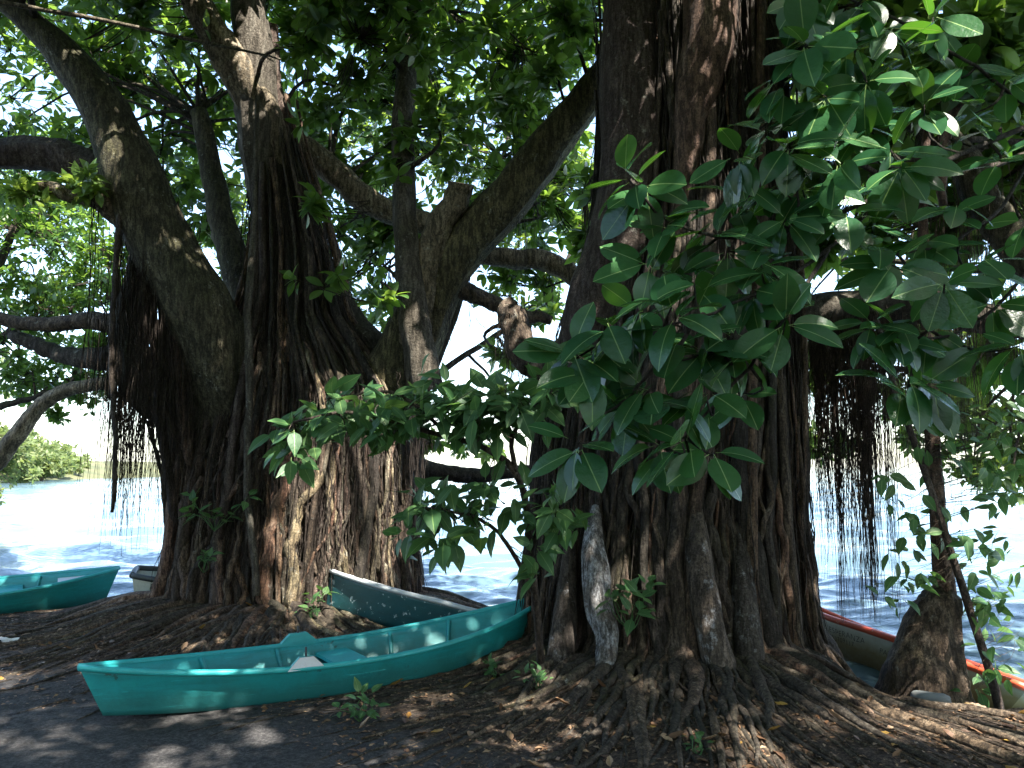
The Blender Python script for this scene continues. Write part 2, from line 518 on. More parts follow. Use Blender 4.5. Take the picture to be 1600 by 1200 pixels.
def ground(x, y):
    x = np.asarray(x, float); y = np.asarray(y, float)
    s = np.interp(x, SHX, SHY) - y                      # >0 on land
    z = np.interp(s, [-60, -6, -1.5, 0, 0.8, 2.0, 3.5], [-8, -1.6, -0.75, WATER, -0.26, -0.06, 0.0])
    for c, h, r in ((LT, 0.30, 1.9), (RT, 0.20, 1.8)):
        d2 = (x - c[0]) ** 2 + (y - c[1]) ** 2
        z = z + h * np.exp(-d2 / (r * r))
    z = z - 0.36 * np.clip((x - 2.15) / 0.8, 0, 1) * np.clip((y - 5.35) / 0.8, 0, 1) * np.clip((s + 0.2) / 1.2, 0, 1)
    z = z + 0.018 * np.sin(1.9 * x + _ph[0]) * np.sin(1.6 * y + _ph[1]) + 0.008 * np.sin(5.3 * x + 2.2 * y + _ph[2]) + 0.006 * np.sin(-3.9 * x + 6.1 * y + _ph[3])
    return z


def humus(x, y):
    d1 = np.hypot((x - LT[0] + 0.5) / 1.25, y - LT[1]) ; d2 = np.hypot(x - RT[0], y - RT[1]); d3 = np.hypot(x - 3.2, y - 4.8)
    return np.clip(np.maximum.reduce([2.2 - d1 * 0.62, 2.6 - d2 * 0.72, 2.0 - d3 * 0.72]), -0.4, 1)


xs = np.concatenate([[-900, -300, -100, -50, -30, -20, -14, -10], np.arange(-8, 8.001, 0.055), [10, 14, 20, 30, 50, 100, 300, 900]])
ys = np.concatenate([[-900, -300, -100, -40, -20, -10, -5, -2, 0, 1.5, 2.5], np.arange(3.2, 12.6, 0.055), [14, 18, 25, 40, 80]])
X, Y = np.meshgrid(xs, ys)
Z = ground(X, Y) + rng.normal(0, 0.004, X.shape)
nx, ny = len(xs), len(ys)
i, j = np.meshgrid(np.arange(ny - 1), np.arange(nx - 1), indexing='ij')
Q = np.stack([i * nx + j, i * nx + j + 1, (i + 1) * nx + j + 1, (i + 1) * nx + j], -1).reshape(-1, 4)
mb = MB(); mb.add(np.stack([X, Y, Z], -1), Q)
go = tag(part('ground', mb, M['sand']), kind='structure')
at_ = go.data.attributes.new('humus', 'FLOAT', 'POINT')
at_.data.foreach_set('value', humus(X, Y).ravel().astype(np.float32))

# lake: polar sheet of real waves
rad = np.concatenate([np.arange(4.5, 16, 0.055), 16 * np.exp(np.linspace(0.004, math.log(6000 / 16), 330))])
ang = np.radians(np.linspace(-80, 80, 430))
Rr, A = np.meshgrid(rad, ang, indexing='ij')
X = Rr * np.sin(A); Y = Rr * np.cos(A)
Z = np.full_like(X, WATER)
for k in range(26):
    lam = 0.28 * 1.17 ** k
    th = rng.normal(math.radians(-100), 0.45)
    kx, ky = math.cos(th) * 2 * math.pi / lam, math.sin(th) * 2 * math.pi / lam
    a = 0.0170 * lam ** 0.72 * (1.0 if lam < 3.5 else 0.25) * (0.75 + 0.5 * rng.random())
    a = np.where(Rr * 0.012 > lam * 0.5, 0, a)
    ph = kx * X + ky * Y + rng.uniform(0, 6.28) + 0.8 * np.sin(0.6 * X + _ph[k % 20]) + 0.6 * np.sin(0.45 * Y + _ph[(k + 5) % 20])
    Z = Z + a * (1 - 1.6 * np.abs(np.sin(ph * 0.5)) ** 1.3 + 0.45)
nr, na = X.shape
i, j = np.meshgrid(np.arange(nr - 1), np.arange(na - 1), indexing='ij')
Q = np.stack([i * na + j, (i + 1) * na + j, (i + 1) * na + j + 1, i * na + j + 1], -1).reshape(-1, 4)
mb = MB(); mb.add(np.stack([X, Y, Z], -1), Q)
tag(part('lake_water', mb, M['water']), kind='structure')

xs = np.linspace(-330, -62, 60); ys = np.linspace(95, 320, 30)
X, Y = np.meshgrid(xs, ys)
Z = WATER - 0.6 + 3.0 * np.clip((Y - 104 - 6 * np.sin(X * 0.07)) / 40, 0, 1) * np.clip((-70 - X) / 14, 0, 1) + 0.9 * np.clip((-68 - X) / 5, 0, 1) * np.clip((Y - 100) / 8, 0, 1)
nx, ny = 60, 30
i, j = np.meshgrid(np.arange(ny - 1), np.arange(nx - 1), indexing='ij')
Q = np.stack([i * nx + j, i * nx + j + 1, (i + 1) * nx + j + 1, (i + 1) * nx + j], -1).reshape(-1, 4)
mb = MB(); mb.add(np.stack([X, Y, Z], -1), Q)
tag(part('far_bank', mb, M['far_ground']), kind='structure')


# ------------------------------------------------------------------ leaves
def leaf_tpl(n, width, fold=0.12, curl=0.15, a=0.9, bpow=0.8, cross=1, petiole=0.0, tip=0.0, wave=0.0):
    """leaf along +X (0..1), returns verts, quads, tris, rib quads"""
    if cross == 1:
        cs = np.array([-1.0, 0, 1.0])
    else:
        cs = np.array([-1.0, -0.6, -0.05, 0.05, 0.6, 1.0])
    t = np.linspace(0.0, 1, n)
    hw = width * np.sin(math.pi * np.clip(t, 0, 1) ** a) ** bpow * (1 - tip * t ** 3)
    hw[0] = hw[-1] = 0.004
    V = []
    for k in range(n):
        for c in cs:
            yy = c * hw[k] if abs(c) > 0.1 else c * 0.2 * max(0.5, 1 - t[k] * 0.6)
            if abs(c) < 0.1 and cross > 1:
                yy = np.sign(c) * min(0.009, hw[k])
            z = -curl * t[k] ** 2 + fold * abs(yy) - 0.5 * fold * abs(yy) ** 2 / max(width, 0.01) + wave * math.sin(t[k] * 17 + c) * abs(c)
            V.append((petiole + t[k] * (1 - petiole), yy, z))
    V = np.array(V)
    m_ = len(cs)
    Q = []; RQ = []
    for k in range(n - 1):
        for c in range(m_ - 1):
            q = [k * m_ + c, (k + 1) * m_ + c, (k + 1) * m_ + c + 1, k * m_ + c + 1]
            (RQ if (cross > 1 and c == 2) else Q).append(q)
    if petiole > 0:
        b0 = len(V)
        V = np.vstack([V, [[0, -0.008, 0.0], [0, 0.008, 0.0], [petiole + 0.02, 0.008, 0.002], [petiole + 0.02, -0.008, 0.002]]])
        RQ.append([b0, b0 + 3, b0 + 2, b0 + 1])
    return V, np.array(Q), (np.array(RQ) if RQ else np.zeros((0, 4), int))


T_RUB = leaf_tpl(9, 0.27, 0.22, 0.16, 0.98, 0.66, 2, 0.10)
T_RUB2 = leaf_tpl(9, 0.25, 0.34, 0.30, 0.98, 0.66, 2, 0.10)
T_RUB3 = leaf_tpl(9, 0.285, 0.12, 0.05, 1.05, 0.66, 2, 0.10)
T_SAP = leaf_tpl(8, 0.235, 0.20, 0.14, 0.78, 0.85, 2, 0.10, 0.35, 0.006)
T_SAP2 = leaf_tpl(8, 0.255, 0.30, 0.26, 0.78, 0.85, 2, 0.10, 0.35, 0.008)
T_MID = leaf_tpl(5, 0.22, 0.25, 0.2, 0.92, 0.75, 1)
T_LOW = leaf_tpl(4, 0.22, 0.25, 0.15, 0.95, 0.8, 1)
T_LONG = leaf_tpl(5, 0.12, 0.25, 0.3, 0.8, 0.8, 1)


def frames(pos, Xd, Zd, sc):
    Xd = nrm(Xd)
    Zd = nrm(Zd - Xd * np.sum(Xd * Zd, -1, keepdims=True))
    Yd = np.cross(Zd, Xd)
    return pos, Xd, Yd, Zd, sc


def foliage(mb, tpl, fr, mats=(0, 1)):
    V, Q, RQ = tpl
    pos, Xd, Yd, Zd, sc = fr
    n = len(pos)
    if n == 0: return
    W = pos[:, None] + sc[:, None, None] * (V[None, :, 0:1] * Xd[:, None] + V[None, :, 1:2] * Yd[:, None] + V[None, :, 2:3] * Zd[:, None])
    off = (np.arange(n) * len(V))[:, None, None]
    mb.addm(W.reshape(-1, 3), [((Q[None] + off).reshape(-1, 4), mats[0]), ((RQ[None] + off).reshape(-1, 4) if len(RQ) else [], mats[1])])


def tpl_mesh(name, tpl, mats):
    b_ = MB()
    b_.addm(tpl[0], [(tpl[1], 0), (tpl[2], 1)])
    me = b_.mesh(name)
    for x in mats: me.materials.append(x)
    return me


def leaf_objects(parent, meshes, fr, name='leaf'):
    pos, Xd, Yd, Zd, sc = fr
    o0 = ORG[parent.name]
    for k in range(len(pos)):
        o = bpy.data.objects.new(name, meshes[k % len(meshes)])
        s = sc[k]
        mtx = np.eye(4)
        mtx[:3, 0] = Xd[k] * s; mtx[:3, 1] = Yd[k] * s; mtx[:3, 2] = Zd[k] * s; mtx[:3, 3] = pos[k] - o0
        o.parent = parent
        o.matrix_local = Matrix(mtx.tolist())
        C.objects.link(o)


def sub(fr, idx):
    return tuple(a[idx] for a in fr)


def biggest(fr, n):
    """indices of the n leaves that show largest in the picture, and the rest"""
    px, py, fw = proj(fr[0])
    ok = (fw > 0.3) & (px > 5) & (px < 1595) & (py > 5) & (py < 1195)
    s = np.where(ok, fr[4] / np.maximum(fw, 0.3), 0)
    order = np.argsort(-s)
    k = min(n, int(ok.sum()))
    return order[:k], order[k:]


def whorl(cen, dirs, nl, size, spread=(0.7, 1.5), droop=0.25, jitter=0.25, off=0.02):
    """leaves round twig tips. cen (n,3) dirs (n,3)"""
    cen = np.asarray(cen); dirs = nrm(dirs)
    n = len(cen)
    cnt = rng.integers(nl[0], nl[1] + 1, n)
    idx = np.repeat(np.arange(n), cnt)
    m_ = len(idx)
    k = np.arange(m_) - np.repeat(np.cumsum(cnt) - cnt, cnt)
    ph = k * 2.39996 + np.repeat(rng.uniform(0, 6.28, n), cnt) + rng.normal(0, jitter, m_)
    D = dirs[idx]
    ref = np.where(np.abs(D[:, 2:3]) < 0.9, np.array([[0, 0, 1.0]]), np.array([[1.0, 0, 0]]))
    U = nrm(np.cross(D, ref)); W = np.cross(D, U)
    rad_ = U * np.cos(ph)[:, None] + W * np.sin(ph)[:, None]
    al = rng.uniform(spread[0], spread[1], m_)
    Xd = D * np.cos(al)[:, None] + rad_ * np.sin(al)[:, None]
    Xd[:, 2] -= droop * rng.uniform(0.3, 1.6, m_)
    Xd = nrm(Xd)
    Zd = D * 0.9 + np.array([0, 0, 0.75]) + rng.normal(0, 0.28, (m_, 3))
    sc = rng.uniform(size[0], size[1], m_)
    pos = cen[idx] + D * rng.uniform(-0.06, 0.03, m_)[:, None] + Xd * off
    return frames(pos, Xd, Zd, sc)


def join_fr(*frs):
    return tuple(np.concatenate(a) for a in zip(*frs))


def ellipsoids(spec, outward=None, gap=0.0, keep=None):
    """spec rows: (cx,cy,cz,rx,ry,rz,n) -> points denser towards the shell, clumped"""
    out = []
    for cx, cy, cz, rx, ry, rz, n in spec:
        k = max(3, int(n / 9))
        cl = nrm(rng.normal(0, 1, (k, 3))) * rng.uniform(0.25, 1, (k, 1)) ** 0.5
        pick = rng.integers(0, k, n)
        p = cl[pick] + rng.normal(0, 0.13, (n, 3))
        out.append(np.array([cx, cy, cz]) + p * np.array([rx, ry, rz]))
    P = np.concatenate(out)
    if keep is not None:
        P = P[keep(P)]
    return P


def twigs(mb, P, D, nodes, r0=0.006, r1=0.012, length=None):
    """thin bent twigs joining every whorl to the nearest branch node"""
    nodes = np.asarray(nodes)
    out = []
    for k in range(0, len(P), 400):
        d = np.linalg.norm(P[k:k + 400, None] - nodes[None], axis=-1)
        out.append(np.argmin(d, 1))
    nn = nodes[np.concatenate(out)]
    dl = np.linalg.norm(nn - P, axis=1, keepdims=True)
    nn = P + (nn - P) * np.minimum(1, 0.55 / np.maximum(dl, 1e-6))
    t = np.linspace(0, 1, 5)[None, :, None]
    mid = (P + nn) / 2 + rng.normal(0, 0.06, P.shape) + np.array([0, 0, -0.05]) - D * 0.05
    pts = nn[:, None] * (1 - t) ** 2 + 2 * mid[:, None] * t * (1 - t) + P[:, None] * t ** 2
    R = np.linspace(r1, r0, 5)[None] * np.ones((len(P), 1))
    # ring must face along the twig: use two crossed axes
    T = nrm(P - nn)
    ref = np.where(np.abs(T[:, 2:3]) < 0.9, np.array([[0, 0, 1.0]]), np.array([[1.0, 0, 0]]))
    U = nrm(np.cross(T, ref)); W = np.cross(T, U)
    a = np.arange(3) * 2 * math.pi / 3
    ring = U[:, None, None] * np.cos(a)[None, None, :, None] + W[:, None, None] * np.sin(a)[None, None, :, None]
    V = pts[:, :, None] + R[:, :, None, None] * ring
    Sn, n, sides = len(P), 5, 3
    s, i_, j_ = np.meshgrid(np.arange(Sn), np.arange(n - 1), np.arange(sides), indexing='ij')
    j2 = (j_ + 1) % sides; b0 = s * n * sides
    Qd = np.stack([b0 + i_ * sides + j_, b0 + i_ * sides + j2, b0 + (i_ + 1) * sides + j2, b0 + (i_ + 1) * sides + j_], -1).reshape(-1, 4)
    mb.add(V.reshape(-1, 3), Qd)


def subbranches(mb, P, limbs, k, r0, r1):
    """k boughs from the nearest limb points into the crown; returns points along them"""
    cen = P[rng.choice(len(P), min(k, len(P)), replace=False)]
    nodes = [limbs]
    for c in cen:
        j_ = np.argmin(np.linalg.norm(limbs - c, axis=1) + rng.uniform(0, 0.5, len(limbs)))
        a = limbs[j_]
        mid = (a + c) / 2 + rng.normal(0, 0.15, 3) + np.array([0, 0, 0.12 * np.linalg.norm(c - a)])
        pts = resample([a, mid, c], 9) + walk(9, 0.025, 2) * np.linspace(0, 1, 9)[:, None]
        tube(mb, pts, np.linspace(r1, r0, 9) * rng.uniform(0.7, 1.2), 6, 0.05)
        nodes.append(pts[2:])
    return np.concatenate(nodes)


def limb_path(rows, n=36, wob=0.02):
    """rows (px,py,Y,width in px) -> points and radii in metres"""
    R = np.array([[*at(p, q, y), wd * 0.5 * y / F] for p, q, y, wd in rows])
    R = resample(R, n)
    P = R[:, :3] + walk(n, wob, 3) * np.linspace(0.2, 1, n)[:, None]
    return P, np.maximum(R[:, 3], 0.006)


ME = {
    'rub': [tpl_mesh('rubber_leaf', t, [M['rubber'], M['rib']]) for t in (T_RUB, T_RUB2, T_RUB3)],
    'sap': [tpl_mesh('sapling_leaf', t, [M['sapling'], M['rib']]) for t in (T_SAP, T_SAP2)],
    'crown': [tpl_mesh('crown_leaf', T_RUB, [M['crown'], M['rib']]), tpl_mesh('crown_leaf_bent', T_RUB2, [M['crown'], M['rib']])],
    'bright': [tpl_mesh('bright_leaf', T_SAP, [M['bright'], M['rib']])],
}


def crown(parent, P, D, limbs, mats, size, nl=(5, 8), nobj=300, boughs=30, tpl=T_MID, meshes=None, twig_mat='bark', droop=0.25, bough_r=(0.012, 0.03)):
    tb = MB()
    nodes = subbranches(tb, P, limbs, boughs, *bough_r)
    part('bough', tb, M[twig_mat], parent)['kind'] = 'stuff'
    tw = MB(); twigs(tw, P, D, nodes, 0.003, 0.008)
    part('twig', tw, M[twig_mat], parent)['kind'] = 'stuff'
    fr = whorl(P, D, nl, size, droop=droop)
    a, b_ = biggest(fr, nobj)
    if nobj:
        leaf_objects(parent, meshes, sub(fr, a))
    else:
        b_ = np.arange(len(fr[0]))
    fb = MB(); foliage(fb, tpl, sub(fr, b_))
    part('foliage', fb, mats, parent)['kind'] = 'stuff'
    return fr


# ------------------------------------------------------------------ banyan roots
class Env:
    """trunk outline: centre and radii as functions of height"""

    def __init__(self, rows, cyy, ry):
        r = np.array(rows, float)          # z, xl, xr
        o = np.argsort(r[:, 0]); r = r[o]
        self.z = r[:, 0]; self.c = (r[:, 1] + r[:, 2]) / 2; self.r = (r[:, 2] - r[:, 1]) / 2
        self.cy = cyy; self.ry = ry

    def pt(self, th, z, off=0.0):
        c = np.interp(z, self.z, self.c); r = np.interp(z, self.z, self.r)
        ryy = r * self.ry
        return np.stack([c + (r + off) * np.cos(th), self.cy + (ryy + off) * np.sin(th), z + 0 * th], -1)


def core_mesh(mb, env, z0, z1, shrink=0.9, nz=40, na=72, seed=0):
    g = np.random.default_rng(seed)
    th = np.linspace(0, 2 * math.pi, na, endpoint=False)
    fl = np.zeros(na)
    for k in range(5, 20):
        fl += g.normal(0, 0.016) * np.cos(k * th + g.uniform(0, 6.28)) * (8 / k) ** 0.4
    z = np.linspace(z0, z1, nz)
    V = []
    for q in z:
        tw = 0.12 * math.sin(q * 0.9 + seed)
        f2 = np.interp((th + tw) % (2 * math.pi), th, fl, period=2 * math.pi)
        p = env.pt(th, np.full(na, q))
        c = np.array([np.interp(q, env.z, env.c), env.cy, q])
        V.append(c + (p - c) * (shrink + f2)[:, None])
    V = np.array(V)
    i, j = np.meshgrid(np.arange(nz - 1), np.arange(na), indexing='ij'); j2 = (j + 1) % na
    Q = np.stack([i * na + j, i * na + j2, (i + 1) * na + j2, (i + 1) * na + j], -1).reshape(-1, 4)
    mb.add(V.reshape(-1, 3), Q)


def root_on_trunk(env, th, ztop, r, out=0.35, n=26, drift=0.12, off=0.0, tc=None, outlen=None):
    """a root running down the trunk and away over the ground"""
    z_t = np.linspace(ztop, 0.22, n - 9)
    a = th + np.cumsum(rng.normal(0, drift / 4, n - 9)) + drift * np.sin(np.linspace(0, rng.uniform(2, 6), n - 9) + rng.uniform(0, 6))
    wob = np.interp(np.arange(n - 9), np.linspace(0, n - 9, 7), rng.normal(0, 0.018, 7))
    P = env.pt(a, z_t, 0) + np.stack([np.cos(a), np.sin(a), 0 * a], -1) * (off + wob)[:, None]
    dr = nrm(P[-1, :2] - np.array([np.interp(0.2, env.z, env.c), env.cy]))
    ln = outlen if outlen else rng.uniform(0.5, 1.0) * out
    tz = np.linspace(0, 1, 10)[1:]
    side = np.array([-dr[1], dr[0]]) * rng.normal(0, 0.28)
    ext = P[-1, :2] + (dr[None] * tz[:, None] ** 0.8 + side * tz[:, None] ** 1.6) * ln
    ext += np.cumsum(rng.normal(0, 0.02, (9, 2)), 0)
    gz = ground(ext[:, 0], ext[:, 1])
    zz = gz + np.maximum((P[-1, 2] - gz) * (1 - tz) ** 2.4, r * 0.25 * (1 - tz) - 0.012 * tz)
    P = np.vstack([P, np.column_stack([ext, zz])])
    R = np.concatenate([np.linspace(r * 0.75, r * 1.1, n - 9), np.linspace(r * 1.1, r * 0.28, 9)])
    return P, R


def surface_root(c, th, r0, ln, r, n=22, bend=0.5):
    d = np.cumsum(np.full(n, ln / n))
    a = th + np.cumsum(rng.normal(0, bend * 0.09, n)) + bend * 0.35 * np.sin(np.linspace(0, rng.uniform(1, 5), n))
    st = np.stack([np.cos(a), np.sin(a)], -1) * (ln / n)
    xy = c + r0 * np.array([math.cos(th), math.sin(th)]) + np.cumsum(st, 0)
    t = np.linspace(0, 1, n)
    R = r * (1 - 0.8 * t) * (1 + 0.12 * rng.normal(0, 1, n))
    hump = 0.5 * np.sin(np.linspace(0, rng.uniform(3, 9), n) + rng.uniform(0, 6))
    z = ground(xy[:, 0], xy[:, 1]) + R * (0.25 + 0.5 * hump)
    return np.column_stack([xy, z]), np.maximum(R, 0.003)


def hang(P0, ztop, zend, r, n=14, wob=0.02):
    """curtain strands: P0 (S,2) tops"""
    Sn = len(P0)
    t = np.linspace(0, 1, n)
    z = ztop[:, None] * (1 - t) + zend[:, None] * t
    w_ = np.cumsum(rng.normal(0, wob, (Sn, n, 2)), 1)
    w_ = w_ - w_[:, :1]
    P = np.concatenate([P0[:, None] + w_, z[..., None]], -1)
    R = r[:, None] * (1 - 0.6 * t[None])
    return P, R


def curtain(mb, path, n, zlo, zhi, r=(0.002, 0.005), spread=0.07, clump=8, wob=0.012, zmin_ground=True):
    """strands hung in clumps under a limb path (k,3)"""
    ks = rng.integers(0, len(path), max(1, n // clump))
    idx = np.repeat(ks, clump)
    top = path[idx]
    cl_off = np.repeat(rng.normal(0, spread, (len(ks), 2)), clump, 0)
    p0 = top[:, :2] + cl_off + rng.normal(0, spread * 0.35, (len(idx), 2))
    zend = np.repeat(rng.uniform(zlo, zhi, len(ks)), clump) + rng.exponential(0.35, len(idx))
    zend = np.minimum(zend, top[:, 2] - 0.15)
    P, R = hang(p0, top[:, 2] - 0.02, zend, rng.uniform(*r, len(idx)), wob=wob)
    strands(mb, P, R)

# ------------------------------------------------------------------ light wells the crown leaves open towards the sun (target, radius)
WELLS = [(at(540, 790, 8.3), 0.62), (at(575, 700, 8.4), 0.45), (at(505, 900, 8.1), 0.4), (at(520, 600, 8.3), 0.16), (at(1330, 195, 3.2), 0.2), (at(330, 1075, 5.6), 0.16),
         (at(1020, 880, 6.1), 0.06), (at(1100, 1150, 4.9), 0.16), (at(1350, 1130, 5.0), 0.2), (at(1200, 1180, 4.6), 0.18), (at(930, 1130, 5.0), 0.12), (at(850, 1090, 5.4), 0.14), (at(1550, 1150, 4.9), 0.3),
         (at(405, 100, 8.8), 0.3), (at(635, 330, 9.0), 0.2), (at(720, 320, 8.7), 0.16), (at(60, 1150, 4.8), 0.07), (at(250, 1170, 4.6), 0.06), (at(80, 940, 9.3), 0.16), (at(150, 915, 9.8), 0.16),
         (at(300, 1020, 7.0), 0.08), (at(20, 1050, 6.3), 0.14), (at(420, 1160, 4.9), 0.05), (at(130, 310, 7.9), 0.2), (at(80, 290, 7.7), 0.3), (at(590, 640, 5.0), 0.12), (at(1500, 490, 6.6), 0.3), (at(1290, 560, 6.8), 0.3), (at(1560, 1090, 6.4), 0.6)]


def wells(P):
    ok = np.ones(len(P), bool)
    for c, r in WELLS:
        v_ = P - c
        t = v_ @ TO_SUN
        d = np.linalg.norm(v_ - t[:, None] * TO_SUN, axis=1)
        ok &= ~((t > 0.5) & (d < r + 0.12))
    return ok


def windows(P):
    """gaps between the crowns where sky or lake shows through"""
    px, py, fw = proj(P)
    ok = np.ones(len(P), bool)
    for cx, cy_, rx, ry in ((705, 545, 58, 75), (170, 690, 45, 60), (90, 720, 90, 55), (780, 830, 120, 90), (1400, 800, 130, 90), (80, 840, 120, 90), (1380, 950, 150, 100), (225, 430, 22, 40)):
        ok &= ~((((px - cx) / rx) ** 2 + ((py - cy_) / ry) ** 2 < 1) & (fw > 7.5))
    return ok


def clear_of(P, rects):
    px, py, fw = proj(P)
    ok = np.ones(len(P), bool)
    for x0, y0, x1, y1, dmax in rects:
        ok &= ~((px > x0) & (px < x1) & (py > y0) & (py < y1) & (fw < dmax))
    return ok


def E(px, py, Y_, rx, ry, rz, n):
    c = at(px, py, Y_)
    return (c[0], c[1], c[2], rx, ry, rz, n)


def updirs(P, up=0.7):
    return nrm(rng.normal(0, 0.75, (len(P), 3)) + np.array([0, -0.1, up]))


# ------------------------------------------------------------------ banyan with the leaning mossy limb
lt = thing('banyan_tree', 'spreading banyan with leaning mossy limb and dark teal bow at its roots', 'tree', (LT[0], LT[1], float(ground(*LT))))
zz = lambda py, Y_=9.1: at(800, py, Y_)[2]
xx = lambda px, Y_=9.1: (px - 800) / F * Y_
envL = Env([(zz(990), xx(262), xx(668)), (zz(930), xx(278), xx(650)), (zz(850), xx(292), xx(640)), (zz(700), xx(308), xx(640)), (zz(620), xx(325), xx(630)), (zz(560), xx(345), xx(585)),
            (zz(500), xx(372), xx(535)), (zz(430), xx(385), xx(520)), (zz(330), xx(388), xx(490)), (zz(230), xx(388), xx(455)), (zz(130), xx(388), xx(425)), (zz(20), xx(380), xx(415))], LT[1], 0.72)
mb = MB(); core_mesh(mb, envL, -0.25, zz(40), 0.86, 60, 90, 3)
part('trunk', mb, M['bark_red'], lt)
limbsL = []
for rows, mt in (
    ([(350, 900, 9.2, 90), (352, 780, 9.1, 100), (355, 650, 8.75, 106), (345, 560, 8.5, 112), (300, 460, 8.3, 108), (245, 370, 8.2, 102), (203, 270, 8.1, 92), (165, 180, 8.0, 76), (110, 100, 7.9, 62), (40, 30, 7.8, 42), (-70, -60, 7.6, 26)], 'bark_moss'),
    ([(215, 310, 8.2, 70), (140, 262, 8.2, 58), (60, 245, 8.2, 50), (-60, 240, 8.1, 40)], 'bark_red'),
    ([(205, 350, 8.15, 40), (170, 325, 8.0, 34), (130, 305, 7.9, 28), (60, 290, 7.7, 18)], 'bark_pale'),
    ([(440, 300, 9.1, 50), (412, 180, 9.0, 64), (370, 100, 8.8, 62), (330, 40, 8.7, 52), (290, -30, 8.6, 44), (220, -160, 8.4, 30)], 'bark_pale'),
    ([(420, 320, 9.1, 70), (405, 180, 9.0, 70), (395, 70, 8.9, 62), (385, -40, 8.8, 50), (390, -220, 8.6, 34)], 'bark_pale'),
    ([(420, 560, 9.5, 70), (385, 470, 9.6, 54), (360, 390, 9.7, 46), (340, 320, 9.8, 40), (310, 180, 9.9, 28)], 'bark_moss'),
    ([(320, 650, 9.0, 60), (235, 620, 8.9, 58), (205, 560, 8.8, 52), (203, 480, 8.8, 42), (207, 420, 8.8, 18), (212, 380, 8.8, 14)], 'bark_moss'),
    ([(205, 520, 8.8, 34), (150, 500, 8.9, 30), (70, 505, 9.0, 24), (-40, 490, 9.1, 18)], 'bark'),
    ([(200, 540, 8.8, 36), (160, 560, 8.9, 34), (100, 555, 9.0, 26), (20, 530, 9.1, 18)], 'bark'),
    ([(560, 920, 9.3, 110), (575, 780, 9.25, 120), (594, 650, 9.1, 116), (632, 560, 8.9, 98), (676, 460, 8.8, 82), (720, 390, 8.7, 74), (800, 300, 8.6, 68), (870, 215, 8.5, 60), (930, 130, 8.4, 48), (1010, 10, 8.2, 34)], 'bark_moss'),
    ([(664, 610, 8.5, 60), (650, 520, 8.45, 50), (640, 440, 8.45, 44), (632, 330, 8.5, 38), (627, 200, 8.6, 36), (634, 80, 8.9, 30), (640, -70, 8.8, 24)], 'bark_pale'),
    ([(630, 600, 8.9, 50), (646, 510, 8.75, 54), (664, 430, 8.6, 46), (688, 350, 8.55, 42), (716, 285, 8.5, 38)], 'bark_pale'),
    ([(470, 380, 9.3, 50), (505, 440, 9.3, 54), (545, 510, 9.2, 58), (600, 580, 9.1, 66), (630, 650, 9.0, 80)], 'bark'),
    ([(430, 200, 9.4, 44), (510, 260, 9.6, 42), (570, 312, 9.7, 42), (640, 345, 9.8, 38), (720, 365, 9.9, 30), (800, 350, 10.0, 18)], 'bark_pale'),
    ([(690, 440, 8.8, 40), (740, 462, 8.9, 26), (800, 488, 9.0, 22), (860, 500, 9.1, 14)], 'bark'),
    ([(720, 400, 9.2, 26), (800, 405, 9.3, 32), (870, 415, 9.3, 34), (920, 460, 9.2, 30)], 'bark_pale'),
    ([(600, 715, 9.6, 34), (690, 738, 9.8, 26), (760, 742, 9.9, 24), (860, 728, 10.0, 16)], 'bark'),
    ([(180, 595, 11.5, 18), (100, 612, 11.6, 20), (60, 640, 11.6, 22), (20, 690, 11.6, 26), (-40, 760, 11.6, 30)], 'bark_pale'),
):
    P, R = limb_path(rows, 34)
    mb = MB(); tube(mb, P, R, 14, 0.07)
    part('limb', mb, M[mt], lt)
    limbsL.append(P)
lean = limbsL[0]
LL = np.concatenate(limbsL)
LL = LL[LL[:, 2] > 2.0]

# roots grown down the trunk, each a part
RM = ['root', 'root', 'root_dark', 'bark_red', 'bark']
for k in range(255):
    front = rng.random() < 0.8
    th = rng.uniform(-math.pi, 0) if front else rng.uniform(0, math.pi)
    hi = rng.random()
    zt = rng.uniform(3.6, 6.0) if hi < 0.22 else rng.uniform(1.1, 3.3)
    r = min(0.085, 0.014 + rng.exponential(0.017))
    P, R = root_on_trunk(envL, th, zt, r, out=1.5, drift=0.10, off=rng.uniform(-0.05, 0.09))
    mb = MB(); tube(mb, resample(np.column_stack([P, R]), 34)[:, :3], np.interp(np.linspace(0, 1, 34), np.linspace(0, 1, len(R)), R), 7, 0.10)
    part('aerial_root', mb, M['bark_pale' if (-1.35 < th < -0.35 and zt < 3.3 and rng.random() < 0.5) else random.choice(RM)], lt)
# roots dropped from the leaning limb to the ground
for k in range(44):
    q = lean[rng.integers(10, 22)] if k < 34 else limbsL[6][rng.integers(10, 30)]
    r = min(0.055, 0.010 + rng.exponential(0.012))
    x0, y0 = q[0] + rng.normal(0, 0.12), q[1] + rng.normal(0.1, 0.22)
    x1 = rng.uniform(-3.7, -3.1); y1 = 8.6 + rng.uniform(0.0, 0.5)
    gz = float(ground(x1, y1))
    n = 22; t = np.linspace(0, 1, n)[:, None]
    P = np.array([x0, y0, q[2]]) * (1 - t) + np.array([x1, y1, gz - 0.05]) * t + walk(n, 0.03, 3)
    P[0] = [x0, y0, q[2]]
    mb = MB(); tube(mb, P, np.linspace(r * 0.8, r, n), 7, 0.1)
    part('aerial_root', mb, M[random.choice(RM)], lt)
P, R = limb_path([(188, 330, 7.9, 9), (178, 460, 7.9, 9), (174, 560, 7.9, 9), (180, 700, 7.9, 8), (176, 800, 7.9, 5)], 26)
mb = MB(); tube(mb, P, R, 7, 0.08); part('aerial_root', mb, M['root'], lt)
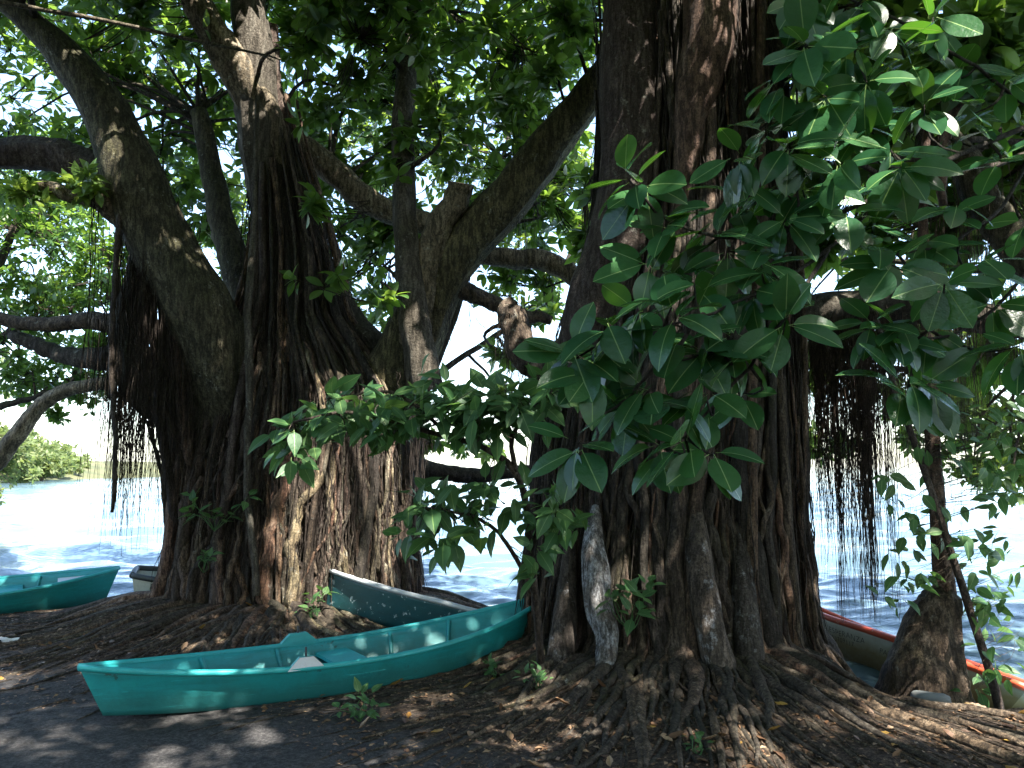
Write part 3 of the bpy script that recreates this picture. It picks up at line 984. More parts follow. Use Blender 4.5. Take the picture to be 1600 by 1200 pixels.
P, R = limb_path([(402, 150, 8.3, 7), (398, 330, 8.25, 8), (388, 480, 8.2, 12), (392, 600, 8.15, 12), (386, 760, 8.1, 10), (400, 930, 8.0, 12)], 30)
mb = MB(); tube(mb, P, R, 7, 0.08); part('aerial_root', mb, M['bark_pale'], lt)
# roots over the ground
for k in range(190):
    th = rng.uniform(math.pi * 0.93, math.pi * 1.72)
    r = min(0.05, 0.008 + rng.exponential(0.011))
    P, R = surface_root(LT + np.array([0.0, -0.1]), th, rng.uniform(0.8, 1.5), rng.uniform(0.7, 2.4), r)
    mb = MB(); tube(mb, P, R, 6, 0.1)
    part('surface_root', mb, M['root_ground'] if k % 3 else M['root_dark'], lt)
# fine root curtains nobody could count
mb = MB()
curtain(mb, lean[12:21], 420, 0.6, 2.2, (0.0025, 0.006), 0.13)
curtain(mb, limbsL[6][2:26], 300, 0.6, 1.9, (0.0025, 0.006), 0.13)
curtain(mb, limbsL[7][:7], 120, 1.0, 2.2, (0.002, 0.005), 0.10)
curtain(mb, limbsL[16], 240, 0.7, 1.5, (0.002, 0.005), 0.10)
curtain(mb, limbsL[10][:8], 140, 0.8, 2.0, (0.002, 0.005), 0.10)
curtain(mb, limbsL[9][12:24], 120, 2.0, 3.4, (0.002, 0.004), 0.08)
NS = 1500
th = rng.uniform(-math.pi - 0.3, 0.3, NS)
zt = np.where(rng.random(NS) < 0.25, rng.uniform(3.2, 5.6, NS), rng.uniform(0.9, 3.2, NS))
p0 = envL.pt(th, zt, 0.03)
P, R = hang(p0[:, :2], zt, np.maximum(zt - rng.exponential(1.6, NS) - 0.2, 0.05), rng.uniform(0.003, 0.011, NS), 16, 0.016)
zc = P[:, :, 2]
P[:, :, :2] += (envL.pt(np.repeat(th, 16), zc.ravel(), np.repeat(rng.uniform(-0.02, 0.09, NS), 16)).reshape(NS, 16, 3)[:, :, :2] - P[:, :1, :2])
strands(mb, P, R)
part('hanging_rootlet', mb, M['root'], lt)['kind'] = 'stuff'

spec = [E(60, 110, 10.6, 1.6, 1.4, 1.1, 260), E(40, 250, 10.9, 1.6, 1.2, 0.8, 130), E(270, 90, 11.0, 1.6, 1.5, 1.1, 260), E(280, 250, 11.2, 1.2, 1.2, 1.0, 190), E(310, 400, 11.4, 0.8, 1.0, 0.8, 80),
        E(560, 60, 10.6, 1.7, 1.4, 1.0, 300), E(540, 220, 10.9, 1.2, 1.2, 0.9, 190), E(570, 400, 11.3, 0.9, 1.0, 0.8, 110), E(740, 80, 10.6, 1.5, 1.2, 1.1, 290), E(860, 120, 10.4, 1.0, 1.2, 1.1, 190),
        E(760, 260, 11.0, 1.2, 1.1, 0.8, 170), E(860, 340, 10.8, 0.8, 1.0, 0.8, 130), E(650, 300, 11.5, 1.0, 1.0, 0.8, 110), E(830, 460, 10.6, 0.6, 0.8, 0.5, 60), E(180, 560, 11.3, 0.5, 0.6, 0.4, 30),
        E(590, 60, 8.2, 1.0, 0.6, 0.55, 60), E(470, 30, 8.0, 0.7, 0.5, 0.4, 30), E(760, 20, 8.3, 0.9, 0.6, 0.5, 50), E(240, 20, 8.2, 0.6, 0.5, 0.35, 26), E(640, 180, 8.4, 0.45, 0.4, 0.35, 22), E(850, 60, 8.0, 0.6, 0.5, 0.6, 40),
        E(500, 200, 8.2, 0.35, 0.3, 0.3, 12), E(470, 320, 8.2, 0.2, 0.2, 0.3, 7), E(455, 430, 8.1, 0.12, 0.1, 0.1, 3), E(592, 455, 8.1, 0.18, 0.15, 0.18, 5), E(520, 440, 8.4, 0.12, 0.1, 0.1, 3), E(620, 260, 8.4, 0.2, 0.2, 0.3, 6),
        E(700, 500, 10.5, 0.5, 0.5, 0.5, 14), E(760, 560, 10.3, 0.5, 0.5, 0.35, 22), E(700, 690, 10.6, 0.7, 0.5, 0.15, 30)]
P = ellipsoids(spec, keep=lambda p: windows(p) & clear_of(p, [(390, 130, 450, 560, 9.0)]))
up = np.column_stack([rng.uniform(-7.5, 1.5, 3600), rng.uniform(2.0, 11, 3600), rng.uniform(7.0, 9.6, 3600)])
cl = up[rng.integers(0, 420, 3600)] + rng.normal(0, 0.45, (3600, 3)) * np.array([1, 1, 0.7])
cl = cl[(cl[:, 2] > 1.75 + 0.62 * cl[:, 1] * (cl[:, 1] < 8)) & wells(cl)]
P = np.concatenate([P, cl])
crown(lt, P, updirs(P), LL, [M['crown'], M['rib']], (0.15, 0.23), (5, 8), 300, 170, T_MID, ME['crown'])

# ------------------------------------------------------------------ banyan with the whitewashed trunk and big glossy leaves
rt = thing('banyan_tree', 'massive banyan with whitewashed trunk patch and big glossy leaves hanging before it', 'tree', (RT[0], RT[1], float(ground(*RT))))
zz = lambda py, Y_=7.1: at(800, py, Y_)[2]
xx = lambda px, Y_=7.1: (px - 800) / F * Y_
envR = Env([(zz(1090), xx(790), xx(1272)), (zz(1040), xx(812), xx(1258)), (zz(950), xx(832), xx(1240)), (zz(800), xx(848), xx(1230)), (zz(700), xx(855), xx(1235)), (zz(600), xx(875), xx(1235)), (zz(480), xx(908), xx(1235)),
            (zz(380), xx(942), xx(1232)), (zz(200), xx(955), xx(1225)), (zz(0), xx(950), xx(1228)), (zz(-250), xx(940), xx(1240)), (9.0, xx(1000), xx(1190))], RT[1], 0.80)
mb = MB(); core_mesh(mb, envR, -0.3, 8.2, 0.84, 70, 96, 5)
part('trunk', mb, M['bark'], rt)
limbsR = []
for rows, mt in (
    ([(1000, -420, 6.8, 70), (990, -150, 6.75, 84), (985, 60, 6.7, 92), (985, 220, 6.68, 98), (972, 350, 6.65, 104), (940, 470, 6.7, 108), (918, 600, 6.85, 100), (905, 740, 7.0, 90), (895, 900, 7.0, 90)], 'bark_red'),
    ([(1120, -420, 6.6, 90), (1116, -150, 6.5, 96), (1108, 20, 6.45, 92), (1096, 110, 6.42, 76), (1075, 190, 6.42, 52), (1062, 300, 6.45, 36), (1066, 480, 6.5, 34), (1075, 700, 6.6, 34)], 'bark_red'),
    ([(1200, -300, 6.9, 90), (1185, 0, 6.85, 80), (1175, 250, 6.85, 76), (1180, 500, 6.9, 80), (1190, 800, 6.95, 84)], 'bark'),
    ([(900, 560, 7.0, 90), (850, 570, 7.1, 66), (812, 545, 7.15, 50), (800, 500, 7.2, 42), (797, 482, 7.2, 38)], 'bark'),
    ([(1180, 520, 7.0, 90), (1250, 500, 6.95, 66), (1330, 486, 6.9, 58), (1440, 482, 6.8, 54), (1560, 500, 6.7, 48), (1700, 520, 6.6, 40), (1880, 515, 6.4, 24), (2080, 480, 6.2, 6)], 'bark_pale'),
    ([(1180, 40, 6.9, 80), (1300, 110, 6.6, 60), (1420, 170, 6.4, 50), (1500, 240, 6.3, 48), (1545, 320, 6.2, 52), (1600, 400, 6.1, 50), (1700, 520, 6.0, 44), (1860, 600, 5.9, 26), (2040, 630, 5.8, 6)], 'bark_moss'),
    ([(1190, -100, 6.8, 90), (1420, -200, 5.6, 100), (1720, -240, 4.6, 110), (1840, -60, 3.9, 90), (1800, 120, 3.6, 70)], 'bark'),
    ([(1000, -300, 6.8, 80), (860, -500, 6.0, 80), (700, -900, 5.0, 70), (400, -1500, 4.0, 60)], 'bark'),
    ([(1120, -300, 6.6, 90), (1150, -800, 5.4, 90), (1100, -1800, 3.6, 80)], 'bark'),
    ([(1500, 10, 5.2, 26), (1515, 60, 5.2, 24), (1500, 140, 5.25, 20), (1480, 230, 5.3, 16), (1470, 330, 5.3, 12)], 'bark_red'),
):
    P, R = limb_path(rows, 34)
    mb = MB(); tube(mb, P, R, 14, 0.07)
    part('limb', mb, M[mt], rt)
    limbsR.append(P)
LR = np.concatenate(limbsR); LR = LR[LR[:, 2] > 3.0]
RM2 = ['root', 'root_dark', 'root_dark', 'bark_red', 'bark']
for k in range(290):
    front = rng.random() < 0.85
    th = rng.uniform(-math.pi, 0) if front else rng.uniform(0, math.pi)
    zt = rng.uniform(3.4, 6.8) if rng.random() < 0.42 else rng.uniform(1.2, 3.6)
    r = min(0.075, 0.012 + rng.exponential(0.014))
    P, R = root_on_trunk(envR, th, zt, r, out=1.2 if math.cos(th) < 0.7 else 0.35, drift=0.085, off=rng.uniform(-0.05, 0.10))
    mb = MB(); tube(mb, resample(np.column_stack([P, R]), 36)[:, :3], np.interp(np.linspace(0, 1, 36), np.linspace(0, 1, len(R)), R), 7, 0.10)
    part('aerial_root', mb, M[random.choice(RM2)], rt)
# pale painted buttresses
for rows, mt in (([(930, 790, 6.30, 10), (928, 860, 6.16, 36), (935, 940, 6.10, 42), (948, 1000, 6.05, 34), (938, 1060, 5.92, 26), (915, 1100, 5.7, 16)], 'wash_full'), ([(1075, 720, 6.30, 10), (1088, 840, 6.10, 36), (1105, 960, 6.0, 44), (1130, 1060, 5.90, 46), (1150, 1120, 5.75, 24)], 'wash'),
                 ([(890, 820, 6.45, 10), (884, 920, 6.32, 30), (870, 1060, 6.15, 44)], 'wash'), ([(1150, 770, 6.35, 10), (1160, 900, 6.18, 34), (1172, 1060, 6.0, 46)], 'wash')):
    P, R = limb_path(rows, 20, 0.01); mb = MB(); tube(mb, P, R, 12, 0.08)
    tag(part('buttress', mb, M[mt], rt), 'whitewashed buttress root' if mt == 'wash_full' else None)
for k in range(290):
    th = rng.uniform(math.pi * 0.97, math.pi * 1.84)
    r = min(0.055, 0.008 + rng.exponential(0.012))
    P, R = surface_root(RT + np.array([0.0, 0.0]), th, rng.uniform(0.8, 1.9), rng.uniform(0.8, 2.4), r)
    mb = MB(); tube(mb, P, R, 6, 0.1)
    part('surface_root', mb, M['root_ground'] if k % 3 else M['root_dark'], rt)
mb = MB()
curtain(mb, limbsR[4][4:12], 1000, 0.5, 2.0, (0.0015, 0.004), 0.12, 10)
curtain(mb, limbsR[4][10:22], 420, 0.9, 2.4, (0.0012, 0.003), 0.12, 7)
curtain(mb, limbsR[5][8:23], 240, 1.2, 2.8, (0.0012, 0.003), 0.12, 7)
curtain(mb, limbsR[3], 120, 1.6, 2.5, (0.0015, 0.004), 0.08, 6)
for px in (1325, 1348, 1344, 1380, 1300):
    b0 = at(px, 490, 6.85)
    nst = 34 if px != 1344 else 70
    p0 = b0[:2] + rng.normal(0, 0.028, (nst, 2))
    P, R = hang(p0, np.full(nst, b0[2]), at(px, 975, 6.85)[2] + rng.exponential(0.35, nst), rng.uniform(0.0018, 0.005, nst), 20, 0.006)
    strands(mb, P, R)
part('hanging_rootlet', mb, M['root'], rt)['kind'] = 'stuff'
mb = MB()
NS = 1900
th = rng.uniform(-math.pi - 0.3, 0.3, NS); zt = rng.uniform(0.9, 6.0, NS)
P, R = hang(envR.pt(th, zt, 0.03)[:, :2], zt, np.maximum(zt - rng.exponential(1.8, NS) - 0.2, 0.02), rng.uniform(0.0025, 0.010, NS), 18, 0.013)
zc = P[:, :, 2]
P[:, :, :2] += (envR.pt(np.repeat(th, 18), zc.ravel(), np.repeat(rng.uniform(-0.02, 0.10, NS), 18)).reshape(NS, 18, 3)[:, :, :2] - P[:, :1, :2])
strands(mb, P, R)
part('hanging_rootlet', mb, M['root_dark'], rt)['kind'] = 'stuff'

# crown of this tree
spec = [E(1450, 60, 6.8, 1.1, 0.9, 0.8, 230), E(1560, 160, 7.0, 0.8, 0.9, 0.7, 170), E(1350, 130, 7.2, 0.9, 0.8, 0.8, 170), E(1300, 260, 7.0, 0.6, 0.7, 0.5, 90), E(1580, 330, 7.4, 0.7, 0.8, 0.6, 120), E(1450, 330, 7.6, 0.7, 0.8, 0.5, 100), E(1300, 20, 6.0, 0.5, 0.5, 0.4, 60), E(1420, 200, 5.6, 0.6, 0.5, 0.45, 60), E(1580, 60, 4.6, 0.4, 0.5, 0.4, 36),
        E(930, 330, 8.2, 0.3, 0.5, 0.6, 20), E(1540, 40, 5.0, 0.6, 0.6, 0.4, 40), E(1330, 420, 7.5, 0.5, 0.5, 0.4, 24), E(1560, 560, 7.6, 0.5, 0.5, 0.4, 24)]
P = ellipsoids(spec, keep=windows)
up = np.column_stack([rng.uniform(-5.5, 10.5, 9500), rng.uniform(-6, 8.5, 9500), rng.uniform(6.2, 9.4, 9500)])
cl = up[rng.integers(0, 1250, 9500)] + rng.normal(0, 0.45, (9500, 3)) * np.array([1, 1, 0.7])
cl = cl[(cl[:, 2] > 1.75 + 0.62 * np.maximum(cl[:, 1], 3)) & wells(cl)]
P = np.concatenate([P, cl])
crown(rt, P, updirs(P), LR, [M['crown'], M['rib']], (0.17, 0.25), (5, 8), 300, 200, T_MID, ME['crown'], bough_r=(0.015, 0.04))

rng = np.random.default_rng(21)
# the low leafy branch in front: one part with its big leaves as sub-parts
paths = [[(1800, 120, 3.6), (1640, 190, 3.5), (1500, 240, 3.4), (1390, 295, 3.25), (1280, 345, 3.15), (1160, 368, 3.1), (1050, 345, 3.05), (990, 285, 3.0)],
         [(1390, 295, 3.25), (1290, 390, 3.1), (1200, 450, 3.0), (1100, 490, 2.95), (1000, 520, 2.95), (925, 540, 2.95)],
         [(1290, 390, 3.1), (1220, 500, 3.05), (1150, 600, 3.0), (1090, 670, 2.95), (1040, 700, 2.9)],
         [(1640, 190, 3.5), (1560, 330, 3.4), (1470, 380, 3.3), (1400, 400, 3.25)],
         [(1800, 120, 3.6), (1600, 430, 3.4), (1500, 520, 3.3), (1430, 530, 3.25), (1420, 600, 3.2)],
         [(1640, 190, 3.5), (1480, 80, 3.4), (1360, 50, 3.3), (1250, 70, 3.2)],
         [(1100, 490, 2.95), (1000, 600, 2.95), (930, 660, 2.95)],
         [(1480, 80, 3.4), (1380, 20, 3.3), (1260, -20, 3.2)],
         [(1150, 600, 3.0), (1130, 560, 3.0), (1060, 560, 2.95)]]
bb = MB(); nodes = []
for p in paths:
    Q_ = resample(np.array([at(*q) for q in p]), 22) + walk(22, 0.008, 2)
    tube(bb, Q_, np.linspace(0.011, 0.004, 22) * (1.35 if p is paths[0] else 0.85), 7, 0.05)
    nodes.append(Q_)
nodes = np.concatenate(nodes)
wh = [(985, 282), (1005, 300), (1045, 350), (1010, 420), (1075, 395), (1085, 440), (1000, 480), (950, 505), (905, 545), (925, 590), (1055, 520), (1095, 545), (1140, 515), (1160, 530), (1010, 600), (970, 640), (1100, 605), (1150, 625),
      (1035, 700), (1060, 690), (1105, 705), (900, 690), (945, 560), (1225, 500), (1180, 450), (1230, 340), (1160, 310), (1140, 240), (1255, 290), (1330, 205), (1350, 190), (1300, 250), (1390, 235), (1320, 320), (1470, 215), (1410, 265), (1375, 400), (1400, 420), (1440, 380), (1370, 505), (1400, 525), (1450, 520),
      (1420, 590), (1450, 610), (1560, 480), (1590, 540), (1540, 410), (1500, 330), (1560, 250), (1580, 130), (1500, 110), (1420, 90), (1390, 50), (1330, 90), (1290, 40), (1250, 75), (1220, 130), (1260, 10), (1350, 5), (1450, 20), (1180, 190), (1200, 410), (1130, 400), (1480, 450), (1590, 330), (1290, 150), (1195, 480), (1270, 200), (1440, 160), (1520, 180), (1240, 230), (1360, 130), (1050, 470), (1120, 360), (1210, 280)]
Pw = np.array([at(x + rng.normal(0, 6), y + rng.normal(0, 6), nodes[np.argmin(np.hypot(*(np.array(proj(nodes)[:2]) - np.array([[x], [y]]))))][1] + rng.normal(-0.02, 0.14)) for x, y in wh])
Dw = nrm(nrm(rng.normal(0, 0.5, Pw.shape)) * 0.5 + np.array([-0.3, -0.6, 0.3]))
twigs(bb, Pw, Dw, nodes, 0.004, 0.008)
fw_ = whorl(Pw, Dw, (6, 9), (0.145, 0.235), (0.75, 1.6), 0.5, 0.35, 0.015)
br = part('leafy_branch', bb, M['root_dark'], rt)
a, b_ = biggest(fw_, 300)
leaf_objects(br, ME['rub'], sub(fw_, a))
fb = MB(); foliage(fb, T_RUB, sub(fw_, b_)); part('leaf_cluster', fb, [M['rubber'], M['rib']], br)['kind'] = 'stuff'

# ------------------------------------------------------------------ slender trunk on a flared stump, and the vine beside it
st = thing('stump_tree', 'slender reddish trunk rising from a thick flared stump beside the orange-rimmed boat', 'tree', (ST[0], ST[1], float(ground(*ST))))
P, R = limb_path([(1450, 1125, 6.2, 170), (1447, 1095, 6.2, 132), (1446, 1050, 6.2, 112), (1452, 1010, 6.2, 92), (1464, 965, 6.2, 70), (1470, 938, 6.2, 58), (1473, 925, 6.2, 38)], 26, 0.008)
mb = MB(); tube(mb, P, R, 18, 0.06); part('stump', mb, M['bark'], st)
P, R = limb_path([(1478, 990, 6.18, 36), (1474, 915, 6.18, 34), (1466, 830, 6.18, 28), (1458, 720, 6.2, 25), (1456, 640, 6.2, 22), (1450, 500, 6.2, 20), (1440, 330, 6.2, 16), (1450, 150, 6.2, 12)], 34, 0.012)
mb = MB(); tube(mb, P, R, 9, 0.08); part('trunk', mb, M['bark_red'], st)
for k in range(26):
    th = rng.uniform(math.pi, 2 * math.pi)
    P2, R2 = surface_root(ST, th, 0.22, rng.uniform(0.3, 0.8), rng.uniform(0.01, 0.025))
    mb = MB(); tube(mb, P2, R2, 6, 0.1); part('surface_root', mb, M['root_ground'], st)
for k in range(16):
    th = rng.uniform(-math.pi, 0); n = 16; t = np.linspace(0, 1, n)
    c = P[4]; h = np.linspace(P[3][2] - 0.1, float(ground(*ST)) - 0.02, n)
    rr = 0.10 + 0.20 * t ** 1.6
    P2 = np.column_stack([c[0] - 0.03 - 0.08 * t + rr * np.cos(th + t), c[1] + rr * np.sin(th + t), h]) + walk(n, 0.012, 2)
    mb = MB(); tube(mb, P2, rng.uniform(0.006, 0.014), 6, 0.1); part('clinging_root', mb, M['root'], st)

vi = thing('climbing_vine', 'leafy vine with thin reddish stem slanting beside the flared stump', 'vine', tuple(at(1562, 1112, 5.9)))
P, R = limb_path([(1370, 500, 6.0, 8), (1400, 610, 5.98, 9), (1440, 720, 5.95, 10), (1490, 880, 5.92, 11), (1530, 1000, 5.9, 12), (1562, 1120, 5.9, 13)], 34, 0.008)
mb = MB(); tube(mb, P, R, 7, 0.06); part('stem', mb, M['bark_red'], vi)
vine_nodes = P[6:]
cs = []
for x, y, sx, sy, n in ((1560, 760, 40, 70, 26), (1420, 800, 40, 50, 12), (1500, 830, 40, 40, 14), (1420, 880, 35, 40, 12), (1390, 920, 30, 30, 8), (1550, 930, 35, 50, 22), (1575, 990, 25, 30, 12), (1540, 1040, 25, 25, 8), (1545, 860, 40, 30, 14), (1480, 700, 50, 60, 26), (1580, 680, 30, 60, 22), (1530, 1075, 15, 15, 4)):
    for _ in range(n):
        cs.append(at(x + rng.normal(0, sx * 0.6), y + rng.normal(0, sy * 0.6), 5.92 + rng.normal(0, 0.18)))
Pv = np.array(cs); Dv = nrm(rng.normal(0, 0.6, Pv.shape) + np.array([0, -0.4, 0.1]))
mb = MB(); twigs(mb, Pv, Dv, vine_nodes, 0.0012, 0.0025); part('tendril', mb, M['root_dark'], vi)['kind'] = 'stuff'
fv = whorl(Pv, Dv, (1, 2), (0.09, 0.165), (0.7, 1.5), 0.6)
a, b_ = biggest(fv, 300)
leaf_objects(vi, ME['sap'], sub(fv, a))

# ------------------------------------------------------------------ sapling whose branch arches between the two banyans
sp_ = thing('sapling', 'young sapling arching soft green leaves between the two banyans', 'sapling', tuple(np.append(at(842, 1000, 5.7)[:2], ground(*at(842, 1000, 5.7)[:2]))))
nodes = []
mb = MB()
for rows in ([(845, 1035, 5.72, 12), (838, 940, 5.6, 12), (830, 860, 5.45, 12), (824, 790, 5.3, 12), (805, 735, 5.2, 11), (760, 702, 5.1, 10), (700, 685, 5.05, 9), (620, 665, 5.0, 7), (540, 645, 4.95, 6), (460, 660, 4.9, 4)],
             [(838, 935, 5.6, 8), (800, 860, 5.4, 7), (760, 820, 5.3, 6), (710, 800, 5.25, 5), (650, 790, 5.2, 3)], [(805, 735, 5.2, 8), (800, 680, 5.1, 7), (830, 640, 5.05, 6), (870, 610, 5.0, 5)],
             [(700, 685, 5.05, 7), (660, 640, 5.0, 6), (600, 615, 5.0, 5), (520, 620, 4.95, 4)], [(830, 860, 5.45, 8), (850, 810, 5.35, 6), (880, 790, 5.3, 5)]):
    P, R = limb_path(rows, 22, 0.012); tube(mb, P, R, 7, 0.06); nodes.append(P)
part('stem', mb, M['bark'], sp_)
nodes = np.concatenate(nodes)
cs = []
for x, y, sx, sy, n in ((450, 665, 25, 18, 12), (460, 700, 20, 15, 8), (510, 645, 30, 18, 16), (570, 635, 40, 18, 18), (630, 630, 40, 20, 20), (690, 630, 40, 24, 22), (740, 640, 40, 24, 22), (800, 625, 40, 22, 22), (860, 605, 30, 18, 14), (640, 665, 50, 12, 12), (560, 670, 50, 10, 8), (780, 665, 50, 14, 14),
                         (660, 790, 30, 22, 14), (720, 780, 35, 25, 14), (780, 770, 30, 25, 10), (640, 830, 20, 15, 6), (860, 800, 30, 25, 14), (880, 815, 20, 20, 7), (690, 850, 25, 15, 6), (830, 880, 15, 25, 5), (760, 820, 30, 15, 5)):
    for _ in range(n):
        cs.append(at(x + rng.normal(0, sx * 0.7), y + rng.normal(0, sy * 0.7), 5.05 + (0.2 if y > 740 else 0) + rng.normal(0, 0.16)))
Ps = np.array(cs); Ds = nrm(rng.normal(0, 0.45, Ps.shape) + np.array([-0.25, -0.45, 0.3]))
mb = MB(); twigs(mb, Ps, Ds, nodes, 0.002, 0.004); part('twig', mb, M['bark'], sp_)['kind'] = 'stuff'
fs = whorl(Ps, Ds, (2, 3), (0.12, 0.215), (0.6, 1.4), 0.42)
a, b_ = biggest(fs, 300)
leaf_objects(sp_, ME['sap'], sub(fs, a))
mb = MB(); foliage(mb, T_SAP, sub(fs, b_)); part('foliage', mb, [M['sapling'], M['rib']], sp_)['kind'] = 'stuff'


# ------------------------------------------------------------------ trees further off
def far_tree(name, label, base, limbs, spec, leafmat, size, nl, nobj, tpl=T_LOW, meshes=None, boughs=60, group=None, twig='bark', keep=windows, droop=0.25):
    o = thing(name, label, 'tree', tuple(base), group)
    pts = []
    for k, (rows, rad_) in enumerate(limbs):
        Pt = resample(np.array(rows, float), 24) + walk(24, 0.03, 3)
        m_ = MB(); tube(m_, Pt, np.linspace(rad_[0], rad_[1], 24), 10, 0.07)
        part('trunk' if k == 0 else 'limb', m_, M[twig], o)
        pts.append(Pt)
    pts = np.concatenate(pts)
    P_ = ellipsoids(spec, keep=keep)
    pts = pts[pts[:, 2] > P_[:, 2].min() - 1.0]
    crown(o, P_, updirs(P_), pts, leafmat, size, nl, nobj, boughs, tpl, meshes, twig, droop, (0.008, 0.022))
    return o


g0 = lambda x, y: float(ground(x, y))
far_tree('shore_tree', 'dense small-leaved dark tree on the shore behind the moored teal boat', (-9.6, 12.6, g0(-9.6, 12.6)),
         [([(-9.6, 12.6, -0.6), (-9.5, 12.8, 1.5), (-9.0, 13.2, 3.4), (-8.6, 13.6, 6.0)], (0.24, 0.06)), ([(-9.5, 12.8, 1.6), (-8.6, 13.2, 2.5), (-7.4, 13.4, 3.0)], (0.10, 0.03)), ([(-9.0, 13.2, 3.4), (-8.0, 13.6, 4.2), (-6.9, 14, 4.6)], (0.09, 0.03))],
         [E(60, 400, 14, 1.5, 1.4, 1.2, 560), E(40, 260, 14.5, 1.6, 1.2, 0.9, 260), E(130, 470, 14.2, 0.9, 1.2, 0.8, 200), E(30, 560, 13.8, 1.0, 1.2, 0.8, 260), E(110, 600, 14.0, 0.9, 0.9, 0.45, 150), E(-40, 480, 13.6, 1.2, 1.2, 1.4, 200), E(40, 330, 14.5, 1.3, 1.2, 0.7, 180), E(170, 350, 14.5, 0.8, 1.0, 0.8, 160), E(120, 650, 14.0, 0.5, 0.5, 0.25, 40), E(200, 560, 14.2, 0.6, 0.8, 0.5, 90)],
         [M['crown'], M['rib']], (0.10, 0.17), (6, 9), 200, T_LOW, ME['crown'])
far_tree('shore_tree', 'sunlit bright green tree leaning over the water beyond the root curtain', (8.6, 5.2, g0(8.6, 5.2)),
         [([(8.6, 5.2, -0.6), (8.3, 6.0, 1.6), (7.6, 7.6, 3.4), (6.6, 9.6, 5.2), (5.6, 11.0, 7.0)], (0.26, 0.06)), ([(8.3, 6.0, 1.6), (7.2, 8.2, 2.2), (6.0, 10.2, 2.8), (5.0, 11.2, 3.0)], (0.12, 0.03)), ([(7.6, 7.6, 3.4), (6.4, 9.6, 3.9), (4.8, 11.4, 4.6)], (0.10, 0.03))],
         [E(1560, 620, 10.4, 0.9, 1.0, 0.8, 190), E(1580, 740, 10.0, 0.7, 0.8, 0.5, 110), E(1440, 640, 11.0, 0.8, 0.9, 0.6, 140), E(1500, 480, 11.2, 1.2, 1.0, 0.8, 200), E(1380, 420, 11.6, 1.0, 1.0, 0.8, 150), E(1300, 560, 12.0, 0.7, 0.8, 0.7, 100), E(1560, 320, 11.0, 1.0, 1.0, 0.9, 170), E(1420, 260, 11.6, 1.2, 1.0, 0.8, 170), E(1290, 690, 12, 0.5, 0.5, 0.35, 40), E(1520, 120, 11, 1.2, 1.0, 0.9, 150), E(1330, 120, 11.6, 1.0, 1.0, 0.8, 110)],
         [M['bright'], M['rib']], (0.13, 0.20), (5, 8), 220, T_LOW, ME['bright'])
far_tree('shore_tree', 'light green tree seen through the gap between the two banyans', (-1.75, 11.0, g0(-1.75, 11.0)),
         [([(-1.75, 11.0, -0.7), (-1.7, 11.3, 1.5), (-0.9, 11.8, 3.6), (0.0, 12.4, 7.0)], (0.10, 0.03)), ([(-1.3, 11.6, 2.8), (0.3, 12.2, 4.0), (0.9, 12.4, 4.8)], (0.05, 0.02)), ([(-1.3, 11.6, 2.8), (-1.6, 12.2, 4.2), (-2.2, 12.4, 5.0)], (0.05, 0.02))],
         [E(760, 340, 12.6, 1.0, 0.9, 0.8, 170), E(830, 440, 12.4, 0.7, 0.8, 0.6, 100), E(640, 390, 12.8, 1.0, 0.9, 0.8, 150), E(560, 470, 12.8, 0.7, 0.7, 0.6, 80), E(720, 180, 13, 1.4, 1.0, 1.0, 200), E(790, 580, 12.2, 0.45, 0.5, 0.4, 36), E(900, 280, 13, 1.0, 0.9, 1.0, 150), E(560, 220, 13.2, 1.2, 1.0, 1.0, 150), E(330, 300, 13.4, 1.4, 1.0, 1.2, 180), E(420, 420, 13.4, 1.0, 1, 0.8, 110), E(770, 700, 11.8, 0.5, 0.4, 0.12, 26)],
         [M['bright'], M['rib']], (0.12, 0.18), (5, 8), 200, T_LOW, ME['bright'])

for k, (x, y, h) in enumerate(((-9, -3.5, 8), (-5, -8.5, 9), (0.5, -10, 9), (6.5, -10, 8.5), (11.5, -6, 8), (13, 0.5, 8), (-12, 3, 8))):  # unseen trees added behind and beside the viewer to cut low sky light
    o = thing('added_shade_tree', 'tall leafy tree added out of view to shade the scene', 'tree', (x, y, g0(x, y)), 'unseen trees added for shade')
    Pt = resample([(x, y, -0.5), (x + 0.2, y, 2), (x - 0.1, y + 0.2, h * 0.6), (x, y, h)], 16)
    m_ = MB(); tube(m_, Pt, np.linspace(0.3, 0.08, 16), 9, 0.07); part('trunk', m_, M['bark'], o)
    Pg = ellipsoids([(x, y, h * 0.62, 3.3, 2.4, h * 0.40, 620), (x + 1.0, y, 2.2, 2.6, 1.6, 1.6, 260)])
    crown(o, Pg, updirs(Pg), Pt[4:], [M['crown'], M['rib']], (0.28, 0.42), (5, 7), 0, 14, T_LOW, None)

# bright spray of leaves lit by the sun on the pale side limb
sprays = thing('epiphyte', 'bright yellow-green leafy clump growing on the leaning mossy limb', 'plant', tuple(limbsL[2][28]))
Pq = np.concatenate([ellipsoids([E(70, 285, 7.6, 0.40, 0.3, 0.16, 40), E(120, 280, 7.6, 0.2, 0.2, 0.15, 12)]), np.array([limbsL[2][k] for k in (18, 24, 28)])])
mb = MB(); twigs(mb, Pq, updirs(Pq), limbsL[2][16:], 0.002, 0.004); part('twig', mb, M['bark'], sprays)['kind'] = 'stuff'
fq = whorl(Pq, updirs(Pq), (3, 6), (0.11, 0.19), (0.6, 1.4), 0.35)
a, b_ = biggest(fq, 300); leaf_objects(sprays, ME['bright'], sub(fq, a))

